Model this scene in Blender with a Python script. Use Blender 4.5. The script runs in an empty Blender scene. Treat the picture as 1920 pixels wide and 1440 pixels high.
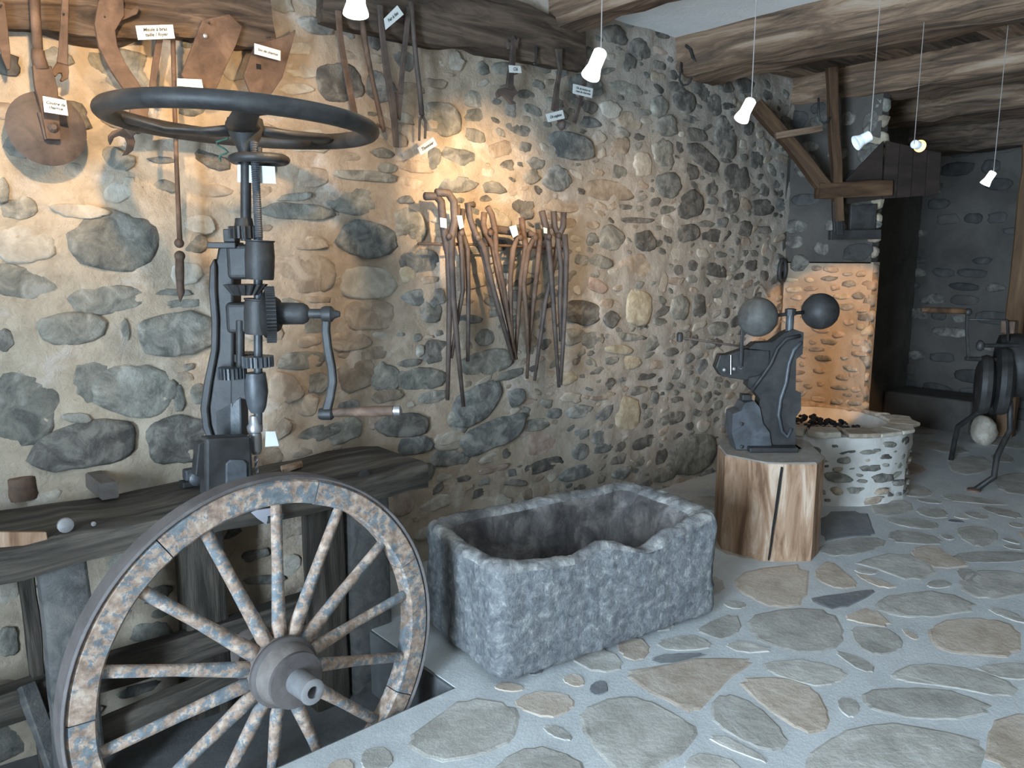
import bpy, bmesh, math, random
from mathutils import Vector, Matrix, noise
random.seed(7)
SC = bpy.context.scene
COL = SC.collection
V = Vector
PI = math.pi

# ------------------------------------------------------------------ camera
F, H = 1450.0, 1.8
PITCH, YAW = math.radians(9.4), math.radians(49.0)
FH = V((math.cos(YAW), math.sin(YAW), 0)); RT = V((math.sin(YAW), -math.cos(YAW), 0)); UP = V((0, 0, 1))
FW = FH*math.cos(PITCH) - UP*math.sin(PITCH)
DN = -UP*math.cos(PITCH) - FH*math.sin(PITCH)
EYE = V((0, 0, H))
cd = bpy.data.cameras.new('camera'); cam = bpy.data.objects.new('camera', cd); COL.objects.link(cam)
cd.sensor_fit = 'HORIZONTAL'; cd.sensor_width = 36.0; cd.lens = 36.0*F/1920.0; cd.clip_start = 0.02
R3 = Matrix((RT, -DN, -FW)).transposed()
cam.matrix_world = Matrix.Translation(EYE) @ R3.to_4x4()
SC.camera = cam
# ------------------------------------------------------------------ view, world, daylight
SC.view_settings.view_transform = 'Standard'; SC.view_settings.look = 'None'
SC.view_settings.exposure = 0.0; SC.view_settings.gamma = 1.0
SC.view_settings.use_curve_mapping = False
wd = bpy.data.worlds.new('world'); SC.world = wd; wd.use_nodes = True
wd.node_tree.nodes['Background'].inputs[0].default_value = (0.62, 0.78, 1.0, 1)
wd.node_tree.nodes['Background'].inputs[1].default_value = 0.6
DAY_W = 1900.0
ld = bpy.data.lights.new('daylight_doorway', 'AREA'); ld.shape = 'RECTANGLE'; ld.size = 3.0; ld.size_y = 2.3
ld.energy = DAY_W; ld.color = (0.60, 0.80, 1.0)
lo = bpy.data.objects.new('daylight_doorway', ld); COL.objects.link(lo)
lo.location = (-3.9, 0.25, 1.35)
lo.rotation_euler = V((1, 0.03, -0.03)).to_track_quat('-Z', 'Z').to_euler()

# ------------------------------------------------------------------ pixel -> world helpers (measuring the photograph)
def ray(px, py): return (FW*F + RT*(px-960.0) + DN*(py-720.0)).normalized()
def AY(px, py, y):
    d = ray(px, py); return EYE + d*(y/d.y)
def AX(px, py, x):
    d = ray(px, py); return EYE + d*(x/d.x)
def AZ(px, py, z):
    d = ray(px, py); return EYE + d*((z-H)/d.z)
def AF(px, py, p0):                     # upright plane through p0 that faces the viewer
    d = ray(px, py); return EYE + d*((p0-EYE).dot(FH)/d.dot(FH))
def AD(px, py, dist): return EYE + ray(px, py)*dist
def PR(p, px): return px*((p-EYE).dot(FW))/F     # pixels -> metres at p
def fbm(p, s, o=3): return noise.fractal(V(p)*s, 1.0, 2.0, o, noise_basis='PERLIN_ORIGINAL')

# ------------------------------------------------------------------ materials
def new_mat(name):
    m = bpy.data.materials.new(name); m.use_nodes = True
    nt = m.node_tree; b = nt.nodes['Principled BSDF']; return m, nt, b
def _noise(nt, vec, scale, detail=4, rough=0.6, dist=0.0):
    n = nt.nodes.new('ShaderNodeTexNoise'); n.inputs['Scale'].default_value = scale
    n.inputs['Detail'].default_value = detail; n.inputs['Roughness'].default_value = rough; n.inputs['Distortion'].default_value = dist
    if vec is not None: nt.links.new(vec, n.inputs['Vector'])
    return n
def _ramp(nt, fac, stops):
    r = nt.nodes.new('ShaderNodeValToRGB'); e = r.color_ramp.elements
    while len(e) < len(stops): e.new(0.5)
    for i, (p, c) in enumerate(stops): e[i].position = p; e[i].color = (*c, 1)
    nt.links.new(fac, r.inputs[0]); return r
def _mix(nt, fac, a, b, mode='MIX'):
    m = nt.nodes.new('ShaderNodeMix'); m.data_type = 'RGBA'; m.blend_type = mode
    for s, val in ((0, fac), (6, a), (7, b)):
        if hasattr(val, 'links') or hasattr(val, 'is_linked'): nt.links.new(val, m.inputs[s])
        elif isinstance(val, (int, float)): m.inputs[s].default_value = val
        else: m.inputs[s].default_value = (*val, 1)
    return m.outputs[2]
def _bump(nt, b, h, strength, dist=0.01):
    n = nt.nodes.new('ShaderNodeBump'); n.inputs['Strength'].default_value = strength; n.inputs['Distance'].default_value = dist
    nt.links.new(h, n.inputs['Height']); nt.links.new(n.outputs[0], b.inputs['Normal'])
def surf(name, stops, scale=6, stretch=(1, 1, 1), rough=0.8, bump=0.5, bscale=30, metallic=0.0, vary=0.0, dist=0.6, bdist=0.01, spec=0.3, coords='Object', detail=5):
    """noise-coloured rough surface; stretch squeezes the pattern along an axis (grain)"""
    m, nt, b = new_mat(name)
    tc = nt.nodes.new('ShaderNodeTexCoord'); mp = nt.nodes.new('ShaderNodeMapping'); mp.inputs['Scale'].default_value = stretch
    oi = nt.nodes.new('ShaderNodeObjectInfo')
    add = nt.nodes.new('ShaderNodeVectorMath'); add.operation = 'ADD'
    sc = nt.nodes.new('ShaderNodeVectorMath'); sc.operation = 'SCALE'; sc.inputs['Scale'].default_value = 37.0
    cmb = nt.nodes.new('ShaderNodeCombineXYZ')
    for i in range(3): nt.links.new(oi.outputs['Random'], cmb.inputs[i])
    nt.links.new(cmb.outputs[0], sc.inputs[0]); nt.links.new(tc.outputs[coords], add.inputs[0]); nt.links.new(sc.outputs[0], add.inputs[1])
    nt.links.new(add.outputs[0], mp.inputs[0])
    n1 = _noise(nt, mp.outputs[0], scale, detail, 0.65, dist)
    r = _ramp(nt, n1.outputs[0], stops)
    col = r.outputs[0]
    if vary:
        hs = nt.nodes.new('ShaderNodeHueSaturation')
        ma = nt.nodes.new('ShaderNodeMath'); ma.operation = 'MULTIPLY_ADD'; ma.inputs[1].default_value = vary*2; ma.inputs[2].default_value = 1-vary
        nt.links.new(oi.outputs['Random'], ma.inputs[0]); nt.links.new(ma.outputs[0], hs.inputs['Value']); nt.links.new(col, hs.inputs['Color']); col = hs.outputs[0]
    nt.links.new(col, b.inputs['Base Color'])
    b.inputs['Roughness'].default_value = rough; b.inputs['Metallic'].default_value = metallic; b.inputs['Specular IOR Level'].default_value = spec
    if bump:
        n2 = _noise(nt, mp.outputs[0], bscale, 6, 0.7, 0.2)
        _bump(nt, b, n2.outputs[0], bump, bdist)
    return m
def plain(name, c, rough=0.6, metallic=0.0, emit=None, es=0.0):
    m, nt, b = new_mat(name)
    b.inputs['Base Color'].default_value = (*c, 1); b.inputs['Roughness'].default_value = rough; b.inputs['Metallic'].default_value = metallic
    if emit: b.inputs['Emission Color'].default_value = (*emit, 1); b.inputs['Emission Strength'].default_value = es
    return m
M = {}
M['mortar'] = surf('lime_mortar', [(0.30, (.40, .33, .255)), (0.48, (.50, .42, .33)), (0.58, (.47, .385, .30)), (0.70, (.68, .61, .54))], 2.6, rough=0.95, bump=0.75, bscale=26, bdist=0.012)
M['mortar_pier'] = surf('brown_pier_mortar', [(0.35, (.27, .21, .15)), (0.5, (.35, .28, .205)), (0.65, (.42, .34, .26))], 3, rough=.95, bump=.8, bscale=26)
M['mortar_pale'] = surf('pale_hearth_mortar', [(0.3, (.42, .39, .35)), (0.6, (.58, .55, .51))], 3, rough=0.95, bump=0.6, bscale=30)
M['mortar_dark'] = surf('dark_mortar', [(0.3, (.055, .048, .042)), (0.6, (.10, .088, .076))], 2, rough=0.95, bump=0.6, bscale=22)  # even dark mortar of back wall, recess, ledge and upper pier
M['g'] = surf('grey_fieldstone', [(.36, (0.123, 0.115, 0.097)), (.46, (0.193, 0.180, 0.152)), (.54, (0.246, 0.226, 0.184)), (.64, (0.344, 0.316, 0.271))], 11, vary=.22, bump=.8, bscale=38)
M['b'] = surf('blue_grey_stone', [(.38, (0.106, 0.106, 0.100)), (.50, (0.183, 0.178, 0.162)), (.62, (0.289, 0.276, 0.246))], 12, vary=.2, bump=.8, bscale=40)
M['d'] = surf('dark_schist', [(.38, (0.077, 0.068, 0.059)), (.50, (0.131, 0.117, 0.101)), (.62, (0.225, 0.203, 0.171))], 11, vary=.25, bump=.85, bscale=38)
M['n'] = surf('brown_stone', [(.38, (.23, .175, .13)), (.50, (.315, .245, .18)), (.62, (.40, .325, .25))], 10, vary=.2, bump=.7, bscale=36)
M['p'] = surf('pale_stone', [(.38, (.33, .285, .23)), (.50, (.41, .355, .285)), (.62, (.49, .435, .36))], 10, vary=.15, bump=.7, bscale=36)
M['o'] = surf('ochre_stone', [(.38, (.29, .235, .16)), (.50, (.375, .31, .215)), (.62, (.46, .395, .29))], 10, vary=.15, bump=.7, bscale=36)
M['r'] = surf('reddish_stone', [(.38, (.25, .17, .13)), (.50, (.33, .24, .19)), (.62, (.42, .33, .27))], 8, vary=.12, bump=.6, bscale=36)
M['stone_dark'] = surf('dark_stone', [(0.3, (.04, .038, .036)), (0.6, (.075, .07, .064)), (0.8, (.13, .12, .11))], 9, vary=.25, bump=.7, bscale=30)  # dark stones of the back wall and upper pier
M['floor_mortar'] = surf('pale_floor_joint', [(0.3, (.42, .42, .41)), (0.7, (.52, .52, .505))], 7, rough=.65, bump=.4, bscale=60)
M['flag'] = surf('grey_flagstone', [(0.34, (.29, .265, .23)), (0.5, (.37, .34, .30)), (0.66, (.46, .43, .385))], 6, rough=.6, bump=.6, bscale=24, vary=.15)
M['flag_tan'] = surf('tan_flagstone', [(0.34, (.34, .265, .205)), (0.5, (.42, .34, .27)), (0.66, (.49, .415, .345))], 6, rough=.6, bump=.6, bscale=24, vary=.1)
M['flag_dark'] = surf('dark_or_shaded_flagstone', [(0.3, (.13, .13, .135)), (0.6, (.20, .195, .19))], 5, rough=.75, bump=.5, bscale=24, vary=.1)
M['pit'] = surf('shaded_pit_floor', [(0.3, (.09, .09, .09)), (0.7, (.17, .165, .16))], 4, rough=.95, bump=.6, bscale=20)  # sunken floor and its sides; the pit's shade is put into this colour
M['granite'] = surf('rough_granite', [(0.32, (.10, .10, .105)), (0.46, (.165, .165, .17)), (0.57, (.225, .225, .22)), (0.70, (.40, .385, .36))], 24, rough=.85, bump=1.0, bscale=70, bdist=.016, detail=8)
M['granite_worn'] = surf('worn_pale_granite_rim', [(0.34, (.105, .10, .10)), (0.48, (.19, .18, .172)), (0.58, (.28, .265, .245)), (0.70, (.45, .42, .38))], 10, rough=.85, bump=.9, bscale=60)
M['granite_stain'] = surf('stained_granite_inside', [(0.34, (.05, .044, .042)), (0.5, (.10, .088, .082)), (0.66, (.20, .175, .16))], 7, rough=.85, bump=.8, bscale=50)
M['beam'] = surf('weathered_beam_wood', [(0.32, (.05, .036, .027)), (0.45, (.135, .088, .058)), (0.55, (.235, .15, .095)), (0.68, (.34, .255, .185))], 3.2, (.35, 3.2, 3.2), rough=.9, bump=.9, bscale=12, vary=.15, dist=1.2)
M['beam_dark'] = surf('dark_old_oak', [(0.34, (.035, .025, .019)), (0.5, (.095, .066, .047)), (0.66, (.18, .125, .088))], 3.5, (.4, 3.5, 3.5), rough=.9, bump=.9, bscale=14, vary=.12, dist=1.2)
M['wood_hood'] = surf('brown_hood_wood', [(0.35, (.035, .018, .010)), (0.5, (.08, .042, .021)), (0.65, (.13, .072, .036))], 4, (.4, 3, 3), rough=.7, bump=.4, bscale=14, vary=.15)
M['wood_bench'] = surf('dark_bench_wood', [(0.36, (0.030, 0.025, 0.020)), (0.5, (0.066, 0.054, 0.042)), (0.64, (0.120, 0.099, 0.078))], 3.5, (.35, 3.5, 3.5), rough=.85, bump=.8, bscale=14, dist=1.0)
M['wood_grey'] = surf('grey_leg_wood', [(0.28, (0.056, 0.053, 0.050)), (0.5, (0.105, 0.099, 0.093)), (0.75, (0.174, 0.155, 0.136))], 3.5, (3, 3, .35), rough=.85, bump=.7, bscale=14, dist=1.0)
M['post_wood'] = surf('orange_brown_post', [(0.3, (.09, .048, .023)), (0.6, (.17, .095, .048)), (0.8, (.24, .15, .08))], 4, (.4, 3, 3), rough=.7, bump=.4, bscale=14)
M['hood_dark'] = surf('smoked_hood_boards', [(0.3, (.014, .009, .007)), (0.6, (.03, .019, .014)), (0.8, (.05, .032, .022))], 4, (.6, .6, 3), rough=.8, bump=.4, bscale=14, vary=.15)
M['log'] = surf('fresh_hewn_log', [(0.36, (.14, .075, .042)), (0.47, (.25, .145, .085)), (0.56, (.33, .21, .135)), (0.66, (.46, .34, .25))], 3.2, (3.5, 3.5, .55), rough=.7, bump=.25, bscale=16, dist=.8)
M['log_top'] = surf('grey_sawn_log_end', [(0.3, (.20, .17, .145)), (0.7, (.34, .30, .26))], 8, rough=.85, bump=.4, bscale=30)
M['iron'] = surf('black_cast_iron', [(0.35, (.017, .016, .0155)), (0.65, (.042, .039, .037))], 8, rough=.5, bump=.2, bscale=60, spec=.38)
M['iron_grey'] = surf('worn_grey_iron', [(0.35, (.035, .037, .04)), (0.65, (.08, .083, .09))], 9, rough=.42, bump=.2, bscale=50, spec=.5)
M['ball_grey'] = surf('dull_grey_ball_iron', [(0.3, (.055, .052, .048)), (0.7, (.12, .115, .105))], 9, rough=.7, bump=.25, bscale=50, spec=.25)
M['steel'] = surf('bare_steel', [(0.3, (.28, .27, .27)), (0.7, (.45, .43, .43))], 9, rough=.35, bump=.1, bscale=50, metallic=.7)
M['rust'] = surf('rusty_brown_iron', [(0.3, (0.061, 0.036, 0.024)), (0.5, (0.108, 0.065, 0.043)), (0.72, (0.180, 0.112, 0.076))], 9, rough=.7, bump=.35, bscale=45, spec=.35)
M['rust_dark'] = surf('dark_forged_iron', [(0.3, (.045, .033, .028)), (0.7, (.12, .085, .068))], 10, rough=.6, bump=.3, bscale=45, spec=.4)
M['tyre'] = surf('grey_brown_tyre_iron', [(0.3, (0.061, 0.050, 0.047)), (0.7, (0.121, 0.102, 0.094))], 7, rough=.6, bump=.3, bscale=40)
M['nave'] = surf('worn_nave_wood', [(0.3, (0.081, 0.065, 0.056)), (0.7, (0.167, 0.140, 0.124))], 8, rough=.7, bump=.4, bscale=30)
M['coal'] = surf('black_coal', [(0.3, (.01, .01, .012)), (0.7, (.04, .04, .045))], 20, rough=.5, bump=.6, bscale=40)
M['paper'] = plain('white_card', (.62, .62, .59), .8)
M['ink'] = plain('dark_ink', (.06, .07, .07), .8)
M['plaster'] = surf('white_ceiling_plaster', [(0.3, (.80, .80, .78)), (0.7, (.88, .88, .86))], 5, rough=.95, bump=.5, bscale=35)
M['wire'] = plain('thin_grey_wire', (.25, .22, .2), .5)
M['lamp_white'] = plain('white_lamp_enamel', (.75, .76, .76), .35)
M['frost'] = plain('glowing_frosted_shade', (.9, .88, .85), .4, emit=(1, .93, .86), es=4.5)
M['amber'] = plain('glowing_amber_bulb', (.9, .6, .3), .4, emit=(1, .50, .14), es=3.5)
M['bulb'] = plain('white_hot_bulb', (1, 1, 1), .4, emit=(1, .92, .82), es=9)
M['string'] = plain('green_string', (.06, .13, .09), .9)
M['cloth'] = plain('pale_violet_paper', (.42, .40, .44), .8)
M['hole'] = plain('black_hole', (.008, .008, .008), 1)
def paint_mat():
    """blue-grey paint flaking off tan wood"""
    m, nt, b = new_mat('flaking_blue_grey_paint'); tc = nt.nodes.new('ShaderNodeTexCoord')
    n1 = _noise(nt, tc.outputs['Object'], 11, 6, .72, .6); n2 = _noise(nt, tc.outputs['Object'], 30, 4, .6); n3 = _noise(nt, tc.outputs['Object'], 38, 5, .75, .5)
    wood = _ramp(nt, n2.outputs[0], [(0.36, (.17, .11, .078)), (0.52, (.29, .20, .145)), (0.66, (.40, .31, .24))])
    pnt = _ramp(nt, n2.outputs[0], [(0.36, (.085, .095, .10)), (0.64, (.155, .168, .175))])
    a = nt.nodes.new('ShaderNodeMath'); a.operation = 'ADD'; nt.links.new(n1.outputs[0], a.inputs[0]); nt.links.new(n3.outputs[0], a.inputs[1])
    fac = _ramp(nt, a.outputs[0], [(0.0, (0, 0, 0)), (.50, (0, 0, 0)), (.52, (1, 1, 1)), (1.0, (1, 1, 1))])
    mu = nt.nodes.new('ShaderNodeMath'); mu.operation = 'MULTIPLY'; mu.inputs[1].default_value = 0.5
    nt.links.new(a.outputs[0], mu.inputs[0]); nt.links.new(mu.outputs[0], fac.inputs[0])
    c = _mix(nt, fac.outputs[0], wood.outputs[0], pnt.outputs[0]); nt.links.new(c, b.inputs['Base Color'])
    b.inputs['Roughness'].default_value = .75; _bump(nt, b, n3.outputs[0], .4, .006); return m
M['paint'] = paint_mat()
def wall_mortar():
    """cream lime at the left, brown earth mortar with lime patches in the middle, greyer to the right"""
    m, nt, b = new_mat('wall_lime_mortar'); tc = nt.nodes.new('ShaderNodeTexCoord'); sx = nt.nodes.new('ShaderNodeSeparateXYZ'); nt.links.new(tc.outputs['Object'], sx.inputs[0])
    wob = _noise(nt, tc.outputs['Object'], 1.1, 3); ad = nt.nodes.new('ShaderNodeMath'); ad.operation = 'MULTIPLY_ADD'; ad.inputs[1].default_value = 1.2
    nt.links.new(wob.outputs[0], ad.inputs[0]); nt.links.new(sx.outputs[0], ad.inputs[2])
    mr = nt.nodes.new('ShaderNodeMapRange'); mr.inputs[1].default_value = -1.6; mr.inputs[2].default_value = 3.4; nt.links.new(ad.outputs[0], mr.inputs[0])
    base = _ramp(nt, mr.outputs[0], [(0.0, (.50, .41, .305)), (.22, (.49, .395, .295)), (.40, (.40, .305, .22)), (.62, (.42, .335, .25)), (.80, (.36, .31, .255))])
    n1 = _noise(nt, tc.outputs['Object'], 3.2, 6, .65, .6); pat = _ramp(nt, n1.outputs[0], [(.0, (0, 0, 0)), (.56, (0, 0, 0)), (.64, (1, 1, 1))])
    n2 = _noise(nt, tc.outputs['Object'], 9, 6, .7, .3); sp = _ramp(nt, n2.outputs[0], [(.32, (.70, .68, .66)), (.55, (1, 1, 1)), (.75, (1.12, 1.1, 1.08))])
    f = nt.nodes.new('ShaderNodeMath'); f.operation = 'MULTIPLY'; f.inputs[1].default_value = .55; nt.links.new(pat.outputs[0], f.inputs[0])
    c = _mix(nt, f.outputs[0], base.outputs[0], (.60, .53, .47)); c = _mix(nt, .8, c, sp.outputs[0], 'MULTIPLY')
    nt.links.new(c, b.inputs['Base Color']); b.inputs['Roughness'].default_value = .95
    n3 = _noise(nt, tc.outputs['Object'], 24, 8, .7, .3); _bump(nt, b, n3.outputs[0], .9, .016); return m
M['mortar_wall'] = wall_mortar()

# ------------------------------------------------------------------ mesh building
W = {}
class MB:
    def __init__(s): s.v = []; s.f = []
    def add(s, vs, fs):
        o = len(s.v); s.v += [V(p) for p in vs]; s.f += [tuple(i+o for i in f) for f in fs]; return s
    def box(s, c, size, rot=None):
        x, y, z = (k/2 for k in size); rot = rot or Matrix.Identity(3)
        vs = [V(c) + rot @ V((a*x, b*y, d*z)) for a in (-1, 1) for b in (-1, 1) for d in (-1, 1)]
        return s.add(vs, [(0, 1, 3, 2), (4, 6, 7, 5), (0, 4, 5, 1), (2, 3, 7, 6), (0, 2, 6, 4), (1, 5, 7, 3)])
    def prism(s, poly, d):
        n = len(poly); d = V(d); vs = [V(p) for p in poly] + [V(p)+d for p in poly]
        return s.add(vs, [tuple(range(n)), tuple(range(2*n-1, n-1, -1))] + [(i, (i+n), (i+1) % n+n, (i+1) % n) for i in range(n)])
    def loft(s, rings, cap=True, closed=True):
        n = len(rings[0]); vs = [p for r in rings for p in r]; fs = []
        for k in range(len(rings)-1):
            for i in range(n if closed else n-1):
                j = (i+1) % n; fs.append((k*n+i, k*n+j, (k+1)*n+j, (k+1)*n+i))
        if cap: fs += [tuple(range(n-1, -1, -1)), tuple(range((len(rings)-1)*n, len(rings)*n))]
        return s.add(vs, fs)
    def tube(s, pts, rad, n=10, side=None, flat=None, closed=False):
        """pts: path; rad: number or list; flat: (a,b) multipliers along side / third axis"""
        pts = [V(p) for p in pts]; m = len(pts); rings = []
        if not isinstance(rad, (list, tuple)): rad = [rad]*m
        prev = None
        for i, p in enumerate(pts):
            if closed: t = (pts[(i+1) % m]-pts[i-1]).normalized()
            else: t = ((pts[min(i+1, m-1)]-p).normalized() + (p-pts[max(i-1, 0)]).normalized()).normalized()
            ref = V(side) if side is not None else (prev if prev is not None else (V((0, 0, 1)) if abs(t.z) < .9 else V((1, 0, 0))))
            a = (ref - t*ref.dot(t)).normalized(); b = t.cross(a); prev = a
            fa, fb = flat or (1, 1)
            rings.append([p + a*math.cos(2*PI*k/n)*rad[i]*fa + b*math.sin(2*PI*k/n)*rad[i]*fb for k in range(n)])
        if closed: return s.loft(rings+[rings[0]], cap=False)
        return s.loft(rings)
    def bar(s, pts, w, t, nrm):
        """flat strip: w (number or list) across, t thick along nrm"""
        pts = [V(p) for p in pts]; m = len(pts); nrm = V(nrm).normalized()
        if not isinstance(w, (list, tuple)): w = [w]*m
        rings = []
        for i, p in enumerate(pts):
            d = ((pts[min(i+1, m-1)]-p).normalized() + (p-pts[max(i-1, 0)]).normalized()).normalized()
            a = d.cross(nrm).normalized()*w[i]/2; b = nrm*t/2
            rings.append([p+a+b, p-a+b, p-a-b, p+a-b])
        return s.loft(rings)
    def lathe(s, prof, c, axis, n=24):
        ax = V(axis).normalized(); ref = V((0, 0, 1)) if abs(ax.z) < .9 else V((1, 0, 0)); a = (ref-ax*ref.dot(ax)).normalized(); b = ax.cross(a)
        return s.loft([[V(c)+ax*h+(a*math.cos(2*PI*k/n)+b*math.sin(2*PI*k/n))*max(r, 1e-4) for k in range(n)] for r, h in prof])
    def ring(s, c, axis, R, r, n=48, m=10, flat=(1, 1)):
        ax = V(axis).normalized(); ref = V((0, 0, 1)) if abs(ax.z) < .9 else V((1, 0, 0)); a = (ref-ax*ref.dot(ax)).normalized(); b = ax.cross(a)
        rings = []
        for k in range(n):
            e = a*math.cos(2*PI*k/n)+b*math.sin(2*PI*k/n)
            rings.append([V(c)+e*(R+r*flat[0]*math.cos(2*PI*j/m))+ax*r*flat[1]*math.sin(2*PI*j/m) for j in range(m)])
        return s.loft(rings+[rings[0]], cap=False)
    def ball(s, c, r, n=20, sq=(1, 1, 1)):
        m = n//2; return s.loft([[V(c)+V((r*sq[0]*math.sin(PI*i/m)*math.cos(2*PI*k/n), r*sq[1]*math.sin(PI*i/m)*math.sin(2*PI*k/n), r*sq[2]*math.cos(PI*i/m))) for k in range(n)] for i in [.02]+list(range(1, m))+[m-.02]])
    def gear(s, c, axis, R, h, teeth, depth):
        ax = V(axis).normalized(); ref = V((0, 0, 1)) if abs(ax.z) < .9 else V((1, 0, 0)); a = (ref-ax*ref.dot(ax)).normalized(); b = ax.cross(a)
        prof = []
        for k in range(teeth):
            for q, rr in ((0, R-depth), (.2, R), (.55, R), (.75, R-depth)):
                t = 2*PI*(k+q)/teeth; prof.append((a*math.cos(t)+b*math.sin(t))*rr)
        return s.loft([[V(c)+p-ax*h/2 for p in prof], [V(c)+p+ax*h/2 for p in prof]])
def link(name, me, mat, parent=None, loc=None, smooth=False, bevel=0.0, mw=None, seg=2):
    o = bpy.data.objects.new(name, me); COL.objects.link(o)
    if mat is not None and not me.materials: me.materials.append(mat if not isinstance(mat, str) else M[mat])
    W[o] = mw or Matrix.Translation(loc or V((0, 0, 0)))
    if parent is not None:
        o.parent = parent; o.matrix_parent_inverse = W[parent].inverted()
    o.matrix_basis = W[o]
    if smooth:
        for p in me.polygons: p.use_smooth = True
    if bevel:
        b = o.modifiers.new('bevel', 'BEVEL'); b.width = bevel; b.segments = seg; b.limit_method = 'ANGLE'; b.angle_limit = math.radians(35)
    return o
def fin(name, mb, mat, parent=None, smooth=False, bevel=0.0, auto=None, rough=0.0, rs=12.0, normals=True, seg=2):
    c = V((0, 0, 0))
    lo_ = [min(p[i] for p in mb.v) for i in range(3)]; hi = [max(p[i] for p in mb.v) for i in range(3)]
    c = V([(lo_[i]+hi[i])/2 for i in range(3)])
    vs = mb.v
    if rough: vs = [p + V((fbm(p, rs), fbm(p+V((9, 3, 1)), rs), fbm(p+V((2, 7, 5)), rs)))*rough for p in vs]
    me = bpy.data.meshes.new(name); me.from_pydata([p-c for p in vs], [], mb.f); me.validate()
    if normals:
        bm = bmesh.new(); bm.from_mesh(me); bmesh.ops.recalc_face_normals(bm, faces=bm.faces); bm.to_mesh(me); bm.free()
    o = link(name, me, mat, parent, c, smooth, bevel, seg=seg)
    if auto:
        for p in me.polygons: p.use_smooth = True
        me.set_sharp_from_angle(angle=math.radians(auto))
    return o
def thing(name, label, cat, loc, group=None):
    o = bpy.data.objects.new(name, None); COL.objects.link(o); o.empty_display_size = .05
    W[o] = Matrix.Translation(V(loc)); o.matrix_basis = W[o]
    return tag(o, label, cat, group)
def tag(o, label, cat=None, group=None):
    o['label'] = label
    if cat: o['category'] = cat
    if group: o['group'] = group
    return o
def struct(o): o['kind'] = 'structure'; return o
def timber(name, p0, p1, w, h, mat, parent=None, rough=.012, segs=14, up=(0, 0, 1), taper=1.0, chamf=.18):
    """hewn timber from p0 to p1 (centre line), w wide, h high, grain along local X"""
    p0, p1 = V(p0), V(p1); L = (p1-p0).length; x = (p1-p0).normalized(); z = (V(up)-x*V(up).dot(x)).normalized(); y = z.cross(x)
    mw = Matrix.Translation((p0+p1)/2) @ Matrix((x, y, z)).transposed().to_4x4()
    sec = []; cw, ch = w*chamf/2, h*chamf/2
    for sx, sz, in ((1, 1), (-1, 1), (-1, -1), (1, -1)):
        a = V((0, sx*(w/2), sz*(h/2-ch))); b = V((0, sx*(w/2-cw), sz*h/2))
        sec += [a, b] if sx*sz > 0 else [b, a]
    # mid points on each side for a wavier section
    full = []
    for i in range(len(sec)): full += [sec[i], (sec[i]+sec[(i+1) % len(sec)])/2]
    rings = []; sd = p0*1.7
    for k in range(segs+1):
        t = k/segs; f = 1+(taper-1)*t; r = []
        for q in full:
            p = V((-L/2+L*t, q.y*f, q.z*f)); nz = rough
            r.append(p + V((fbm(p+sd, 5)*nz*.8, fbm(p+sd+V((3, 1, 2)), 3.0)*nz*1.6, fbm(p+sd+V((7, 5, 1)), 3.0)*nz*1.6)))
        rings.append(r)
    mb = MB().loft(rings); me = bpy.data.meshes.new(name); me.from_pydata(mb.v, [], mb.f)
    bm = bmesh.new(); bm.from_mesh(me); bmesh.ops.recalc_face_normals(bm, faces=bm.faces); bm.to_mesh(me); bm.free()
    o = link(name, me, mat, parent, mw=mw)
    for p in me.polygons: p.use_smooth = True
    me.set_sharp_from_angle(angle=math.radians(40))
    return o

# ================================================================== THE ROOM
YW, XP, XB, ZC, ZPIT = 3.65, 6.38, 9.2, 3.34, -0.33     # wall, pier, back wall, ceiling, sunken floor
YE, XE = 2.43, 1.80                                      # edges of the sunken part of the floor
def grid_sheet(name, fn, nu, nv, mat):
    vs = [fn(i/nu, j/nv) for j in range(nv+1) for i in range(nu+1)]
    fs = [(j*(nu+1)+i, j*(nu+1)+i+1, (j+1)*(nu+1)+i+1, (j+1)*(nu+1)+i) for j in range(nv) for i in range(nu)]
    return struct(fin(name, MB().add(vs, fs), mat, smooth=True, normals=False))
def wall_y(x, z): return YW + fbm((x, 0, z), 1.6)*.022 + fbm((x, 4, z), 6)*.02
wall_left = grid_sheet('wall_left', lambda u, v: V((-2.2+(XP+2.3)*u, wall_y(-2.2+(XP+2.3)*u, -.4+3.9*v), -.4+3.9*v)), 260, 120, 'mortar_wall')

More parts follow.
